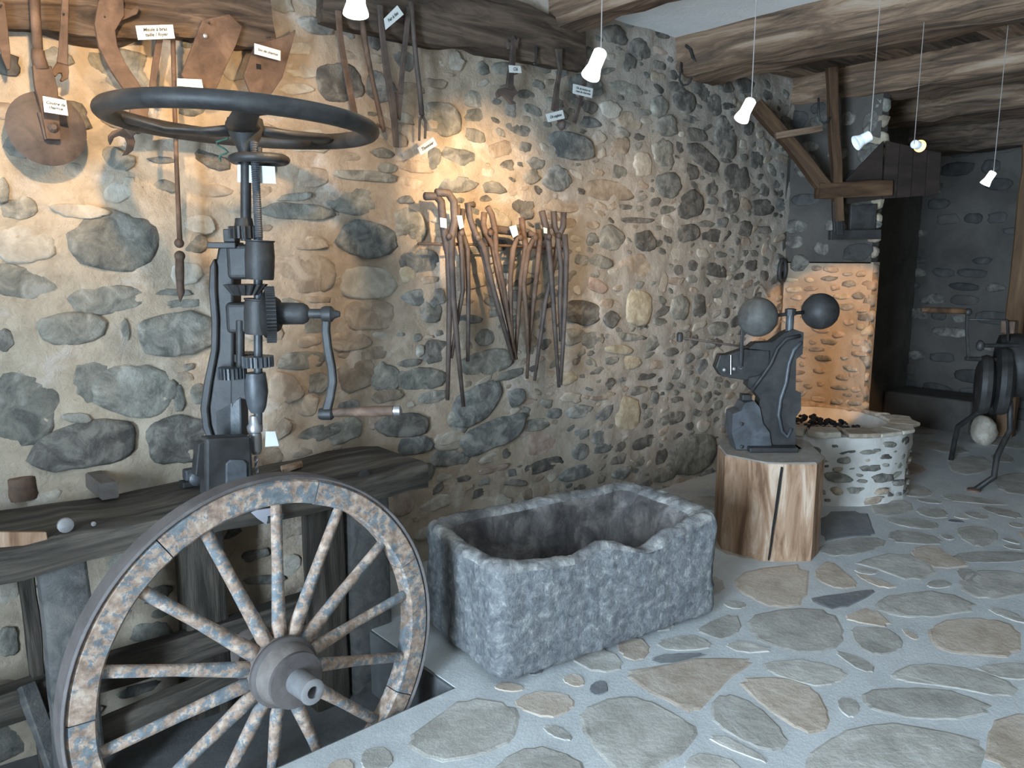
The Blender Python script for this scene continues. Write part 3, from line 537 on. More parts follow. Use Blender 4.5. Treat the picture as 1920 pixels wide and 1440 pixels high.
# ================================================================== STONE TROUGH
def trough():
    bl, br = V((1.90, 2.287, 0)), V((3.16, 2.085, 0)); dirx = (br-bl).normalized(); diry = V((-dirx.y, dirx.x, 0))
    L, Dp, Ht = (br-bl).length+.04, .70, .555
    t = tag(thing('stone_trough', 'x', 'trough', bl), 'rough blue-grey granite trough with a chipped front rim on the flagstones', 'trough')
    def rr(l0, l1, d0, d1, rad, n):       # rounded rectangle, n points per side
        pts = []
        for cx, cy, a0 in ((l1-rad, d0+rad, -PI/2), (l1-rad, d1-rad, 0), (l0+rad, d1-rad, PI/2), (l0+rad, d0+rad, PI)):
            for k in range(7): a = a0+PI/2*k/6; pts.append((cx+rad*math.cos(a), cy+rad*math.sin(a)))
        out = []
        for i in range(len(pts)):
            a, b = pts[i], pts[(i+1) % len(pts)]; m = n if i % 7 == 6 else 1
            for k in range(m): out.append((a[0]+(b[0]-a[0])*k/m, a[1]+(b[1]-a[1])*k/m))
        return out
    N = 22
    OUT, INN, BOT = rr(0, L, 0, Dp, .075, N), rr(.085, L-.13, .075, Dp-.10, .07, N), rr(.17, L-.26, .15, Dp-.17, .06, N)
    RIMO = rr(.004, L-.004, .004, Dp-.004, .075, N)
    def top(x, y):                         # worn height of the rim
        h = Ht + .012*noise.noise((x*6, y*6, 2))
        if y < .2 and .05 < x < L-.10:
            s = x/L
            prof = [(0, 0), (.06, -.012), (.17, -.035), (.24, -.03), (.30, -.052), (.36, -.035), (.43, -.018), (.52, -.04), (.60, -.085), (.66, -.088), (.74, -.05), (.84, -.022), (.95, 0), (1, 0)]
            for (a, p), (b, q) in zip(prof, prof[1:]):
                if a <= s <= b: h += p+(q-p)*(s-a)/(b-a)
            h += .012*noise.noise((x*14, 3, 1))
        if x < .15: h -= .02*math.sin(PI*min(1, max(0, y/Dp)))
        return h
    def W3(x, y, z): return bl+dirx*x+diry*y+UP*z
    rings = []
    for z in (0, .06, .14, .22, .30, .38, .46): rings.append([W3(x+(.02 if z < .03 else 0)*(1 if x < L/2 else -1), y, z) for x, y in OUT])
    rings.append([W3(x, y, top(x, y)-.03) for x, y in OUT])
    rings.append([W3(x*.99+.006, y*.985+.005, top(x, y)-.004) for x, y in RIMO])
    rings.append([W3(*((a[0]+b[0])/2 for a, b in ((OUT[i], INN[i]),)), (OUT[i][1]+INN[i][1])/2, top(*OUT[i])+.003) for i in range(len(OUT))])
    rings.append([W3(INN[i][0], INN[i][1], top(*OUT[i])-.012) for i in range(len(OUT))])
    for f in (.25, .5, .75): rings.append([W3(INN[i][0]+(BOT[i][0]-INN[i][0])*f, INN[i][1]+(BOT[i][1]-INN[i][1])*f, (top(*OUT[i])-.02)*(1-f)+.16*f) for i in range(len(OUT))])
    rings.append([W3(x, y, .13) for x, y in BOT]); rings.append([W3(L/2+(x-L/2)*.5, Dp/2+(y-Dp/2)*.5, .12) for x, y in BOT])
    mb = MB().loft(rings)
    nv = []
    for p in mb.v:
        k = .018 if p.z > .01 else .0; nv.append(p+V((fbm(p, 5), fbm(p+V((4, 1, 0)), 5), fbm(p+V((1, 8, 3)), 5)*.4))*k+V((fbm(p, 19), fbm(p+V((2, 2, 0)), 19), 0))*k*.35)
    mb.v = nv
    o = fin('basin', mb, 'granite', t, auto=62)
    o.data.materials.append(M['granite_stain']); nr = len(OUT); off = [i for i in range(len(rings))]
    o.data.materials.append(M['granite_worn'])
    for p in o.data.polygons:
        if min(v // nr for v in p.vertices) >= 7 and max(v // nr for v in p.vertices) <= 10: p.material_index = 2
        if all(v // nr >= 10 for v in p.vertices) and min(v // nr for v in p.vertices) >= 10: p.material_index = 1
    s = o.modifiers.new('sub', 'SUBSURF'); s.levels = s.render_levels = 2; s.subdivision_type = 'CATMULL_CLARK'
    tx = bpy.data.textures.new('chisel', 'CLOUDS'); tx.noise_scale = .045; tx.noise_depth = 4
    d = o.modifiers.new('disp', 'DISPLACE'); d.texture = tx; d.strength = .02; d.mid_level = .5
trough()

# ================================================================== LOG BLOCK AND FLY PRESS
def stump():
    base = [(1338, 1003), (1352, 1030), (1428, 1052), (1462, 1053), (1520, 1052), (1535, 1036)]
    P = [AZ(px, py, 0) for px, py in base]
    cen = V((4.36, 2.52, 0)); back = [V((4.70, 2.45, 0)), V((4.74, 2.66, 0)), V((4.58, 2.84, 0)), V((4.32, 2.86, 0))]
    poly = P+back; hgt = .60
    t = tag(thing('log_block', 'x', 'log', cen), 'hewn light brown log block standing on end, carrying the fly press', 'log')
    rings = []
    for k in range(7):
        z = hgt*k/6; rings.append([cen+(p-cen)*(1+.012*noise.noise((p.x*5, p.y*5, z*4)))+UP*z for p in poly])
    fin('trunk', MB().loft(rings, cap=False), 'log', t)
    fin('sawn_end', MB().loft([[cen+(p-cen)*1.004+UP*(hgt-.004) for p in poly], [cen+(p-cen)*.97+UP*(hgt+.006) for p in poly]]), 'log_top', t)['label'] = 'grey sawn top'
    a, b = AF(1466, 876, P[3]), AF(1441, 1050, P[3]); f = (EYE-a).normalized()*.012
    pts = [a.lerp(b, k/6)+f*1.0+RT*.006*noise.noise((k*1.3, 2, 1)) for k in range(7)]
    fin('crack', MB().bar(pts, [.007, .010, .011, .009, .008, .006, .004], .016, -FH), 'hole', t)['label'] = 'dark vertical drying crack'
    return cen, hgt
scen, shgt = stump()
def fly_press():
    p0 = V((4.36, 2.50, shgt)); q = lambda px, py, d=0.0: AF(px, py, p0)+FH*d
    t = tag(thing('fly_press', 'x', 'press', p0), 'black cast-iron fly press with two balance balls on the log block', 'press')
    prof = [(1502, 622), (1500, 662), (1488, 672), (1487, 730), (1497, 734), (1497, 766), (1487, 780), (1486, 838), (1498, 842), (1498, 852), (1440, 858), (1404, 857), (1408, 820), (1416, 780), (1421, 746), (1412, 734), (1398, 722), (1400, 706), (1420, 702), (1436, 686), (1440, 668), (1440, 656), (1400, 652), (1412, 642), (1444, 640), (1466, 624), (1484, 616)]
    fr = fin('frame', MB().prism([V((w_.x, w_.y, max(w_.z, shgt+.012))) for w_ in [q(x, y, -.045) for x, y in prof]], FH*.10), 'iron', t, bevel=.012, auto=40)
    an = fin('anvil_base', MB().prism([V((w_.x, w_.y, max(w_.z, shgt+.012))) for w_ in [q(x, y, -.07) for x, y in ((1440, 856), (1374, 856), (1375, 838), (1366, 806), (1368, 772), (1384, 766), (1390, 752), (1408, 748), (1418, 760), (1424, 790), (1436, 806))]], FH*.15), 'iron_grey', t, bevel=.016, auto=40)
    fin('die_block', MB().box(q(1398, 744, .0), (.06, .07, .035), Matrix((RT, FH, UP)).transposed()), 'iron', an, bevel=.004)
    for x, y in ((1384, 790), (1384, 832), (1424, 836)): fin('bolt', MB().lathe([(.012, 0), (.012, .012), (.004, .016)], q(x, y, -.07), -FH, 6), 'iron', an)
    rib = [(1496, 640), (1482, 655), (1473, 680), (1468, 715), (1458, 745), (1454, 775), (1460, 805), (1470, 816), (1478, 800)]
    fin('frame_rib', MB().tube([q(x, y, -.055) for x, y in rib], [.012]*9, 8), 'iron_grey', fr, smooth=True)
    rib2 = [(1494, 628), (1468, 634), (1452, 652), (1440, 680), (1422, 706), (1404, 730)]
    fin('frame_rib', MB().tube([q(x, y, -.055) for x, y in rib2], [.012]*6, 8), 'iron', fr, smooth=True)
    fin('base_plate', MB().box(V((q(1438, 853).x, q(1438, 853).y, shgt+.022)), (.30, .26, .03), Matrix((RT, FH, UP)).transposed()), 'iron', t, bevel=.006)
    sc = q(1482, 600); fin('screw', MB().lathe([(.024, -.07), (.024, .07)], q(1481, 603), UP, 20), 'iron_grey', t, smooth=False, auto=40)
    fin('screw_nut', MB().lathe([(.034, -.02), (.034, .018), (.02, .022)], q(1482, 585), UP, 8), 'iron', t)
    fin('balance_bar', MB().tube([q(1440, 592, -.05), q(1482, 588, 0), q(1520, 586, .05)], .011, 10), 'iron', t, smooth=True)
    b1 = q(1415, 593, -.06); b2 = q(1545, 585, .06)
    o = fin('balance_ball', MB().ball(b1, PR(b1, 37), 28), 'ball_grey', t, smooth=True); o['label'] = 'grey left ball'
    o = fin('balance_ball', MB().ball(b2, PR(b2, 34), 28), 'iron', t, smooth=True); o['label'] = 'black right ball'
    hd = [(1348, 664), (1362, 664), (1392, 654), (1440, 656), (1440, 690), (1420, 704), (1396, 712), (1350, 704), (1340, 688)]
    bd = fin('ram_guide', MB().prism([q(x, y, -.03) for x, y in hd], FH*.09), 'iron', t, bevel=.006)
    for x, y in ((1355, 692), (1373, 690), (1386, 687)): fin('bolt', MB().ball(q(x, y, -.035), .014, 12), 'steel', bd, smooth=True)
    fin('side_rod', MB().tube([q(1400, 650, -.02), q(1340, 642, -.03), q(1276, 632, -.04)], .007, 8), 'rust_dark', t, smooth=True)
    fin('rod_knob', MB().lathe([(.006, -.03), (.018, -.026), (.02, .02), (.012, .03)], q(1272, 631, -.04), UP, 14), 'iron', t, auto=40)
    lv = fin('lever', MB().bar([q(1390, 574, -.05), q(1388, 620, -.05), q(1384, 688, -.05)], [.018, .02, .016], .012, FH), 'iron', t, bevel=.003)
    fin('guide_pin', MB().tube([q(1366, 664, -.05), q(1366, 700, -.05)], .003, 6), 'steel', t)
fly_press()

# ================================================================== HEARTH
def hearth():
    c = V((5.86, 2.98, 0)); r = .66; hz = .50
    t = tag(thing('forge_hearth', 'x', 'hearth', c), 'round low masonry forge hearth with pale mortar and coal, against the orange-lit pier', 'hearth')
    N = 48
    def clampw(p): return V((min(p.x, XP-.005), min(p.y, YW-.03), p.z))
    def rg(rad, z, wob=.012): return [clampw(c+V((math.cos(2*PI*k/N)*(rad+wob*noise.noise((k*.7, z*5, 1))), math.sin(2*PI*k/N)*(rad+wob*noise.noise((k*.7, z*5, 4))), z))) for k in range(N)]
    body = fin('wall_ring', MB().loft([rg(r+.02, 0, .04), rg(r, .12, .05), rg(r, .25, .05), rg(r+.01, .38, .05), rg(r+.01, hz-.02, .05), rg(r, hz+.01, .04), rg(r-.16, hz+.01, .03), rg(r-.2, hz-.09, .03), rg(.05, hz-.07)], cap=False), 'mortar_pale', t, auto=60)
    pl = []
    for it in range(2600):
        if len(pl) > 110: break
        a = random.uniform(PI*.75, PI*2.02); z = random.uniform(.03, hz-.05); w, h = (random.uniform(.09, .2), random.uniform(.03, .065)) if it < 700 else (random.uniform(.04, .09), random.uniform(.02, .04))
        if any(abs((a-b)*r) < (w+d)/2+.014 and abs(z-e) < (h+g)/2+.01 for b, e, d, g in pl): continue
        if c.x+math.cos(a)*(r+.06) > XP-.02: continue
        pl.append((a, z, w, h)); n = V((math.cos(a), math.sin(a), 0)); u = V((-math.sin(a), math.cos(a), 0))
        k = a/(2*PI)*N; off = .05*noise.noise((k*.7, z*5, 1))
        stone('stone', c+n*(r+off-.004)+UP*z, u, UZ, n, w, h, random.uniform(-.12, .12), .014, random.choice('gdndbg'), body, N=11, irr=.3, pw=2.8)
    for k in range(17):                   # flat rim slabs
        a = 2*PI*k/17+random.uniform(-.05, .05); da = 2*PI/17*.46; p = []
        for rr_, aa in ((r-.15, -da), (r+.03, -da), (r+random.uniform(.02, .07), 0), (r+.03, da), (r-.15, da)): p.append(clampw(c+V((math.cos(a+aa)*rr_, math.sin(a+aa)*rr_, hz+.005))))
        if (p[1]-p[3]).length < .06 or (p[0]-p[2]).length < .05: continue
        fin('rim_slab', MB().prism(p, UP*random.uniform(.03, .05)), random.choice(['p', 'o', 'n', 'p']), body, bevel=.01, rough=.012, rs=9)
    mb = MB()
    for _ in range(240):
        a, rr_ = random.uniform(0, 2*PI), (r-.2)*math.sqrt(random.random()); s = random.uniform(.014, .034)
        if math.cos(a)*rr_ > .12 or math.sin(a)*rr_ < -.3: continue
        mb.ball(c+V((math.cos(a)*rr_, math.sin(a)*rr_, hz-.06+random.uniform(0, .045)+.03*(1-rr_))), s, 6, (1, .8, .7))
    fin('coal', mb, 'coal', t)['kind'] = 'stuff'
hearth()
def hood():
    p0 = V((5.92, 3.08, 1.85)); q = lambda px, py, d=0: AF(px, py, p0)+FH*d
    t = tag(thing('forge_hood', 'x', 'hood', V((6.2, 3.2, 1.7))), 'brown wooden forge hood frame with dark smoke panel, hanging over the hearth', 'hood')
    timber('post', q(1558, 128), q(1572, 415), .075, .075, 'wood_hood', t, rough=.005, up=FH)
    timber('brace', AY(1418, 196, YW-.06), q(1548, 352), .10, .10, 'wood_hood', t, rough=.006, up=FH)
    timber('rail', q(1458, 254, .05), q(1545, 238, .05), .05, .05, 'beam', t, rough=.004, up=FH)
    timber('lintel', q(1532, 358), q(1672, 352, .04), .10, .12, 'wood_hood', t, rough=.006)
    # dark boarded smoke panel sloping back to the pier
    a, b, cc, d = q(1668, 262, .05), q(1772, 285, .05), q(1768, 364, .05), q(1660, 372, .05)
    for k in range(4):
        f0, f1 = k/4+.004, (k+1)/4-.004
        fin('hood_board', MB().prism([a.lerp(b, f0), a.lerp(b, f1), d.lerp(cc, f1), d.lerp(cc, f0)], FH*.025), 'hood_dark', t, bevel=.003)
    e, f, g, h = q(1580, 352, .1), q(1664, 262, .06), q(1660, 372, .06), q(1576, 384, .1)
    fin('side_board', MB().prism([e, f, g, h], FH*.02), 'hood_dark', t, bevel=.003)
    br = fin('iron_bracket', MB().bar([q(1570, 398, -.02), q(1572, 440, -.02)], .05, .03, FH), 'iron', t, bevel=.003)
    fin('iron_plate', MB().prism([q(1556, 432, -.02), q(1655, 430, .02), q(1655, 448, .02), q(1556, 450, -.02)], FH*.06), 'iron', t, bevel=.004)
    fin('iron_plate', MB().prism([q(1606, 384, .1), q(1656, 380, .1), q(1652, 436, .1), q(1604, 440, .1)], FH*.03), 'iron', t, bevel=.004)
    fin('iron_tab', MB().prism([q(1560, 378, -.02), q(1578, 374, -.02), q(1580, 434, -.02), q(1562, 436, -.02)], FH*.03), 'iron', t, bevel=.003)
    return q
hq = hood()

# ================================================================== BENCH
ZB = .80
def bench():
    t = tag(thing('work_bench', 'x', 'bench', V((1.0, 3.35, ZPIT))), 'long dark heavy wooden work bench along the stone wall, behind the cartwheel', 'bench')
    x1 = AY(770, 868, 3.2).x
    timber('bench_top', (-.5, 3.36, ZB-.065), (x1, 3.30, ZB-.065), .50, .13, 'wood_bench', t, rough=.014, segs=26)
    ys = 3.16
    def leg(px0, px1, y, w2, mat, zt=ZB-.12, lean=0):
        a = AY(px0, 1100, y).x; b = AY(px1, 1100, y).x
        return timber('leg', ((a+b)/2, y, ZPIT-.02), ((a+b)/2-lean, y, zt), b-a, w2, mat, t, rough=.006, up=(0, 1, 0))
    leg(72, 164, ys, .10, 'wood_grey'); leg(578, 640, ys+.02, .10, 'wood_bench'); leg(652, 724, ys, .09, 'wood_grey')
    leg(335, 418, 3.50, .12, 'wood_bench'); leg(38, 66, 3.50, .10, 'wood_bench')
    timber('stretcher', (-.4, 3.44, .05), (2.0, 3.44, .05), .10, .14, 'wood_bench', t, rough=.008)
    timber('stretcher', (.45, 3.24, -.12), (1.95, 3.24, .02), .08, .10, 'wood_bench', t, rough=.008)
    timber('brace', AY(48, 1285, 3.40), AY(104, 1440, 3.22), .06, .06, 'wood_grey', t, rough=.004)
    f = lambda px, py: AY(px, py, 3.105)
    for px, py, r in ((122, 984, 14), (682, 893, 12)): fin('bolt_plate', MB().lathe([(PR(f(px, py), r), -.006), (PR(f(px, py), r), .008), (PR(f(px, py), r*.5), .012), (0, .013)], f(px, py)-V((0, .004, 0)), NY, 14), 'steel' if px < 300 else 'iron', t, auto=40)
    fin('nail', MB().lathe([(.006, -.01), (.009, .004), (0, .006)], f(175, 982), NY, 10), 'steel', t)
    for px, py in ((45, 1001), (106, 1006)): fin('bolt_hole', MB().lathe([(.008, -.002), (.008, .002)], f(px, py), NY, 10), 'hole', t)
    fin('repair_board', MB().prism([f(-60, 995), f(86, 996), f(90, 1018), f(-60, 1030)], NY*.014), 'log', t, bevel=.004)['label'] = 'reddish worn board on the front edge'
bench()
def on_bench(px, py): return AZ(px, py, ZB)
def bench_things():
    p = on_bench(42, 934); r = PR(p, 29)
    t = tag(thing('iron_pot', 'x', 'pot', p), 'rusty round iron pot with a thin spindle at the left end of the bench', 'pot')
    fin('body', MB().lathe([(r*.92, 0), (r, .02), (r*.98, .095), (r*.9, .10), (r*.2, .104), (0, .104)], p, UP, 24), 'rust', t, auto=40)
    fin('spindle', MB().lathe([(.024, .10), (.026, .112), (.008, .118), (.007, .20), (.004, .21)], p, UP, 10), 'rust', t, auto=40)
    p = on_bench(190, 915); a = AZ(160, 886, ZB+.035); b = AZ(207, 922, ZB+.035)
    t = tag(thing('wooden_mallet', 'x', 'mallet', p), 'small worn wooden mallet lying on the bench by the rusty pot', 'mallet')
    timber('head', a, b, .07, .07, 'nave', t, rough=.004, segs=6)
    timber('handle', a+V((.0, .0, .02)), AZ(196, 855, ZB+.13), .032, .032, 'log_top', t, rough=.003, segs=6)
    p = on_bench(362, 915)+UP*.014
    t = tag(thing('clamp', 'x', 'clamp', p), 'small grey iron clamp with a round screw end left of the drill base', 'clamp')
    fin('jaw', MB().box(p+UP*.05, (.07, .05, .05)), 'iron_grey', t, bevel=.008); fin('foot', MB().box(p+UP*.012, (.10, .06, .024)), 'iron', t, bevel=.004)
    fin('screw_end', MB().lathe([(.03, 0), (.032, .03), (.02, .04), (0, .042)], p+V((0, -.03, .04)), NY, 16), 'iron_grey', t, auto=40)
    p = on_bench(547, 875); tag(fin('wood_offcut', MB().prism([AZ(526, 880, ZB+.008), AZ(566, 870, ZB+.008), AZ(568, 876, ZB+.008), AZ(530, 888, ZB+.008)], UP*.018), 'log', bevel=.003), 'pale wedge-shaped wood offcut lying on the bench right of the drill', 'offcut')
    a = AY(503, 968, 3.30); q = lambda px, py: AY(px, py, 3.02)
    t = tag(thing('hanging_paper', 'x', 'paper', q(500, 970)), 'crumpled pale violet paper hanging under the bench edge behind the wheel', 'paper')
    fin('sheet', MB().prism([q(472, 962), q(482, 957), q(512, 953), q(527, 958), q(528, 966), q(504, 970), q(500, 984), q(484, 973)], V((0, .012, 0))), 'cloth', t, bevel=.002)
    fin('blue_corner', MB().prism([q(502, 968), q(532, 962), q(532, 972), q(502, 982)], V((0, .012, 0))+NY*.003), 'iron_grey', t)
bench_things()

# ================================================================== PILLAR DRILL
def drill():
    p0 = AY(460, 600, 3.06); q = lambda px, py, d=0.0: AF(px, py, p0)+FH*d
    m = lambda px: PR(p0, px)
    Rt = RT; ROT = Matrix((RT, FH, UP)).transposed()
    t = tag(thing('pillar_drill', 'x', 'drill', q(440, 900)), 'black cast-iron hand-cranked pillar drill with a big horizontal flywheel, clamped to the bench', 'drill')
    def cyl(name, px, y0, y1, r, mat='iron', par=t, d=0.0, n=24, prof=None):
        a, b = q(px, y0, d), q(px, y1, d); L = (a-b).length
        return fin(name, MB().lathe(prof or [(m(r)*.94, 0), (m(r), .006), (m(r), L-.006), (m(r)*.94, L)], b, (a-b), n), mat, par, auto=40)
    # column: cast C-shaped back with a bowed web
    col = [(438, 455), (438, 822), (391, 822), (384, 800), (379, 765), (386, 715), (399, 655), (400, 605), (395, 545), (396, 500), (404, 484), (408, 462)]
    cf = fin('column', MB().prism([q(x, y, .0) for x, y in col], FH*.10), 'iron', t, bevel=.012, auto=40)
    fin('column_flange', MB().prism([q(x, y, -.02) for x, y in ((404, 484), (396, 500), (394, 545), (399, 605), (398, 655), (385, 715), (378, 765), (383, 802), (391, 822), (404, 822), (396, 796), (393, 765), (400, 715), (411, 655), (412, 600), (408, 545), (408, 500))], FH*.14), 'iron', cf, bevel=.006, auto=40)
    fin('top_bracket', MB().box(q(420, 460, .02), (m(52), .10, m(11)), ROT), 'iron', t, bevel=.004)
    fin('bracket_lug', MB().box(q(431, 442, .02), (m(22), .06, m(24)), ROT), 'iron', t, bevel=.004)
    # housings (spindle head castings), front cylinder and cheek behind it
    for y0, y1, px, r, cx, cr in ((452, 524, 487, 26, 452, 18), (560, 626, 484, 25, 450, 17)):
        h = cyl('housing', px, y0, y1, r, 'iron', prof=[(m(r)*.95, 0), (m(r)*1.0, .01), (m(r)*1.04, m(y1-y0)*.6), (m(r)*.96, m(y1-y0)-.008), (m(r)*1.04, m(y1-y0)-.004), (m(r)*1.04, m(y1-y0))])
        fin('cheek', MB().box(q(cx, (y0+y1)/2+3, .02), (m(50), .08, m(y1-y0-8)), ROT), 'iron', h, bevel=.018, seg=3)
    cyl('spindle', 484, 430, 800, 8, 'iron_grey')
    # shaft, flywheel
    cyl('wheel_shaft', 461, 240, 452, 9.5, 'iron')
    wc = q(456, 231); Rw = m(224)
    fw = fin('flywheel_rim', MB().ring(wc, UP+RT*.042, Rw, .040, 72, 14, (1, .82)), 'iron', t, smooth=True)
    hub = fin('flywheel_hub', MB().lathe([(.026, -.13), (.034, -.085), (.058, -.035), (.072, -.01), (.066, .03), (.03, .035), (0, .035)], q(460, 238), UP, 24), 'iron', t, auto=50)
    hc = q(460, 238)
    for k, a in enumerate((2.75, 4.85, .65)):
        d = RT*math.cos(a)+FH*math.sin(a); s = RT*math.cos(a+.45)+FH*math.sin(a+.45)
        pts = [hc+d*.05-UP*.01, hc+(d*.75+s*.25).normalized()*(Rw*.35)-UP*.012, hc+(d*.55+s*.45).normalized()*(Rw*.7), wc+s*(Rw-.01)-UP*(s.dot(RT)*.042*Rw)]
        fin('flywheel_spoke', MB().tube(pts, [.05, .044, .038, .042], 12, side=UP, flat=(.40, 1.3)), 'iron', t, smooth=True)
    # feed screw with its own hand wheel
    ft = fin('feed_screw', MB().lathe([(m(7.6) if k % 2 else m(6.4), k*.0042) for k in range(88)], q(490, 446, -.03), UP, 14), 'iron_grey', t, smooth=False)
    cyl('screw_end', 491, 278, 300, 5, 'iron', d=-.03)
    hw = q(491, 301, -.03)
    fin('hand_wheel', MB().ring(hw, UP, m(44), .021, 40, 10, (1, .85)).lathe([(m(40), -.006), (m(40), .006)], hw, UP, 24), 'iron', t, smooth=False, auto=50)
    # gears
    fin('pinion', MB().gear(q(458, 436, -.0), UP, m(28), m(22), 18, .012), 'iron', t)
    fin('pinion_collar', MB().lathe([(m(18), 0), (m(15), m(18))], q(458, 428), UP, 20), 'iron', t, auto=40)
    fin('bevel_gear', MB().loft([[q(462, 553, -.01)+(RT*math.cos(2*PI*k/64)+FH*math.sin(2*PI*k/64))*(m(24)-(.006 if k % 4 < 2 else 0)) for k in range(64)], [q(462, 533, -.01)+(RT*math.cos(2*PI*k/64)+FH*math.sin(2*PI*k/64))*(m(40)-(.010 if k % 4 < 2 else 0)) for k in range(64)]]), 'iron', t)
    bg = fin('crown_gear', MB().gear(q(507, 590, .0), RT+FH*.35, m(53), m(17), 48, .010), 'iron', t)
    fin('gear_web', MB().lathe([(m(44), -.02), (m(30), .03), (m(24), .035), (0, .035)], q(509, 590), RT, 28), 'iron', bg, auto=40)
    fin('spur_gear', MB().gear(q(485, 677, -.01), UP, m(29), m(20), 20, .011), 'iron_grey', t); fin('spur_gear', MB().gear(q(440, 697, -.03), UP, m(27), m(21), 22, .011), 'iron_grey', t); fin('spur_gear', MB().gear(q(447, 672, .06), UP, m(30), m(14), 22, .011), 'iron', t)
    cyl('counter_shaft', 452, 600, 700, 8, 'iron', d=-.01)
    # crank
    fin('crank_boss', MB().lathe([(m(21), 0), (m(20), m(46)), (m(16), m(54)), (m(9), m(58)), (m(9), m(96))], q(522, 588), RT, 22), 'iron', t, auto=40)
    kh = q(614, 589); fin('crank_eye', MB().lathe([(m(13), -.022), (m(15), -.01), (m(15), .016), (m(8), .03), (m(5), .05)], kh, RT, 18), 'iron', t, auto=40)
    fin('crank_arm', MB().bar([q(612, 596), q(611, 620), q(615, 655), q(622, 690), q(624, 715), q(619, 745), q(611, 775)], [.034, .033, .034, .034, .034, .035, .038], .026, -FH), 'iron', t, bevel=.007)
    fin('crank_pin', MB().lathe([(m(10), -.03), (m(12), -.015), (m(12), .02), (m(8), .03)], q(612, 776), RT, 16), 'iron', t, auto=40)
    g = fin('crank_grip', MB().lathe([(m(7), 0), (m(9), m(12)), (m(8), m(30)), (m(10.5), m(80)), (m(10), m(118))], q(622, 774), q(742, 770)-q(622, 774), 18), 'rust', t, auto=40); g['label'] = 'brown wooden grip'
    fin('grip_ferrule', MB().lathe([(m(9), 0), (m(9.5), m(12)), (m(4), m(16))], q(738, 770), RT, 16), 'steel', t, auto=40)
    # nose, chuck, bit
    fin('spindle_nose', MB().lathe([(m(12), 0), (m(17), m(10)), (m(22), m(40)), (m(21), m(58)), (m(19), m(76))], q(484, 772, -.01), UP, 24), 'iron_grey', t, auto=50)
    fin('cheek', MB().prism([q(x, y, .0) for x, y in ((432, 712), (470, 700), (476, 755), (450, 748), (440, 760), (432, 780))], FH*.07), 'iron', t, bevel=.006)
    ch = fin('chuck', MB().lathe([(m(7), 0), (m(11), m(8)), (m(12), m(38)), (m(10), m(42)), (m(14), m(44)), (m(15), m(54)), (m(11), m(60)), (m(8), m(75))], q(482, 850, -.01), UP, 22), 'steel', t, auto=40); ch['label'] = 'worn silvery drill chuck'
    b0 = q(483, 889, -.01)
    fin('drill_bit', MB().loft([[b0+UP*h+(RT*math.cos(a)+FH*math.sin(a))*(r if k % 2 else r*.55) for k, a in enumerate([i*PI/4+h*60 for i in range(8)])] for h, r in [(0, .001), (.012, .008)]+[(.012+.01*i, .008) for i in range(1, 8)]]), 'steel', t)
    # foot: clamped box over the bench edge
    fin('lower_column', MB().prism([q(x, y, .0) for x, y in ((402, 770), (452, 742), (454, 825), (404, 825))], FH*.09), 'iron_grey', t, bevel=.008)
    bx = fin('foot_box', MB().prism([AY(x, y, 2.97) for x, y in ((386, 822), (472, 818), (478, 930), (386, 934))], V((0, .075, 0))), 'iron', t, bevel=.012)
    fin('foot_panel', MB().prism([AY(x, y, 2.962) for x, y in ((424, 870), (432, 862), (458, 862), (464, 870), (464, 928), (424, 930))], V((0, .012, 0))), 'iron_grey', bx, bevel=.005)
    fin('foot_side', MB().prism([AY(x, y, 2.99) for x, y in ((372, 832), (390, 824), (390, 900), (366, 892))], V((0, .05, 0))), 'iron', t, bevel=.006)
    # scrap of green string tied on the rim spoke
    s = q(398, 258, .1); pts = [s+RT*.025*math.cos(k*.8)*(1-k*.03)+UP*(-.012*k+.03)*.6+FH*.012*math.sin(k*1.7) for k in range(14)]
    tag(fin('string_scrap', MB().tube(pts, .004, 6), 'string', smooth=True), 'frayed scrap of green string tied under the flywheel', 'string')
    # white card fixed on the shaft
    c = [q(447, 309, -.012), q(517, 313, -.012), q(519, 345, -.012), q(447, 342, -.012)]
    tag(fin('paper_card', MB().prism(c, FH*.003), 'paper'), 'blank white card fixed behind the feed screw of the pillar drill', 'card')
    k = AY(505, 838, 3.50); a = AF(497, 838, k); b = AF(523, 836, k); e = AF(516, 809, k); f = AF(498, 809, k)
    c2 = fin('paper_card', MB().prism([a, b, e, f], FH*.004), 'paper'); tag(c2, 'small blank white card standing on the bench behind the drill chuck', 'card')
    return q
dq = drill()

# ================================================================== TOOLS ON THE WALL
YT = YW-.125
def q(px, py, d=0.0): return AY(px, py, YT-d)
def strip(name, pts, wpx, mat, par=None, t=.012, d=0.0):
    P = [q(x, y, d) for x, y in pts]
    if not isinstance(wpx, (list, tuple)): wpx = [wpx]*len(pts)
    return fin(name, MB().bar(P, [PR(p, w)*1.04 for p, w in zip(P, wpx)], t, NY), mat, par, bevel=.003)
def rod(name, pts, rpx, mat, par=None, d=0.0, n=8):
    P = [q(x, y, d) for x, y in pts]
    if not isinstance(rpx, (list, tuple)): rpx = [rpx]*len(pts)
    return fin(name, MB().tube(P, [PR(p, r) for p, r in zip(P, rpx)], n), mat, par, smooth=True)
def plate(name, pts, mat, par=None, t=.012, d=0.0, bevel=.003):
    return fin(name, MB().prism([q(x, y, d) for x, y in pts], V((0, t, 0))), mat, par, bevel=bevel)
def tool(name, label, cat, px, py, group=None): return tag(thing(name, label, cat, q(px, py), group), label, cat, group)
def nail(par, px, py): return fin('nail', MB().tube([AY(px, py, YW+.02), q(px, py, .02), q(px, py-3, .03)], .004, 6), 'rust_dark', par)

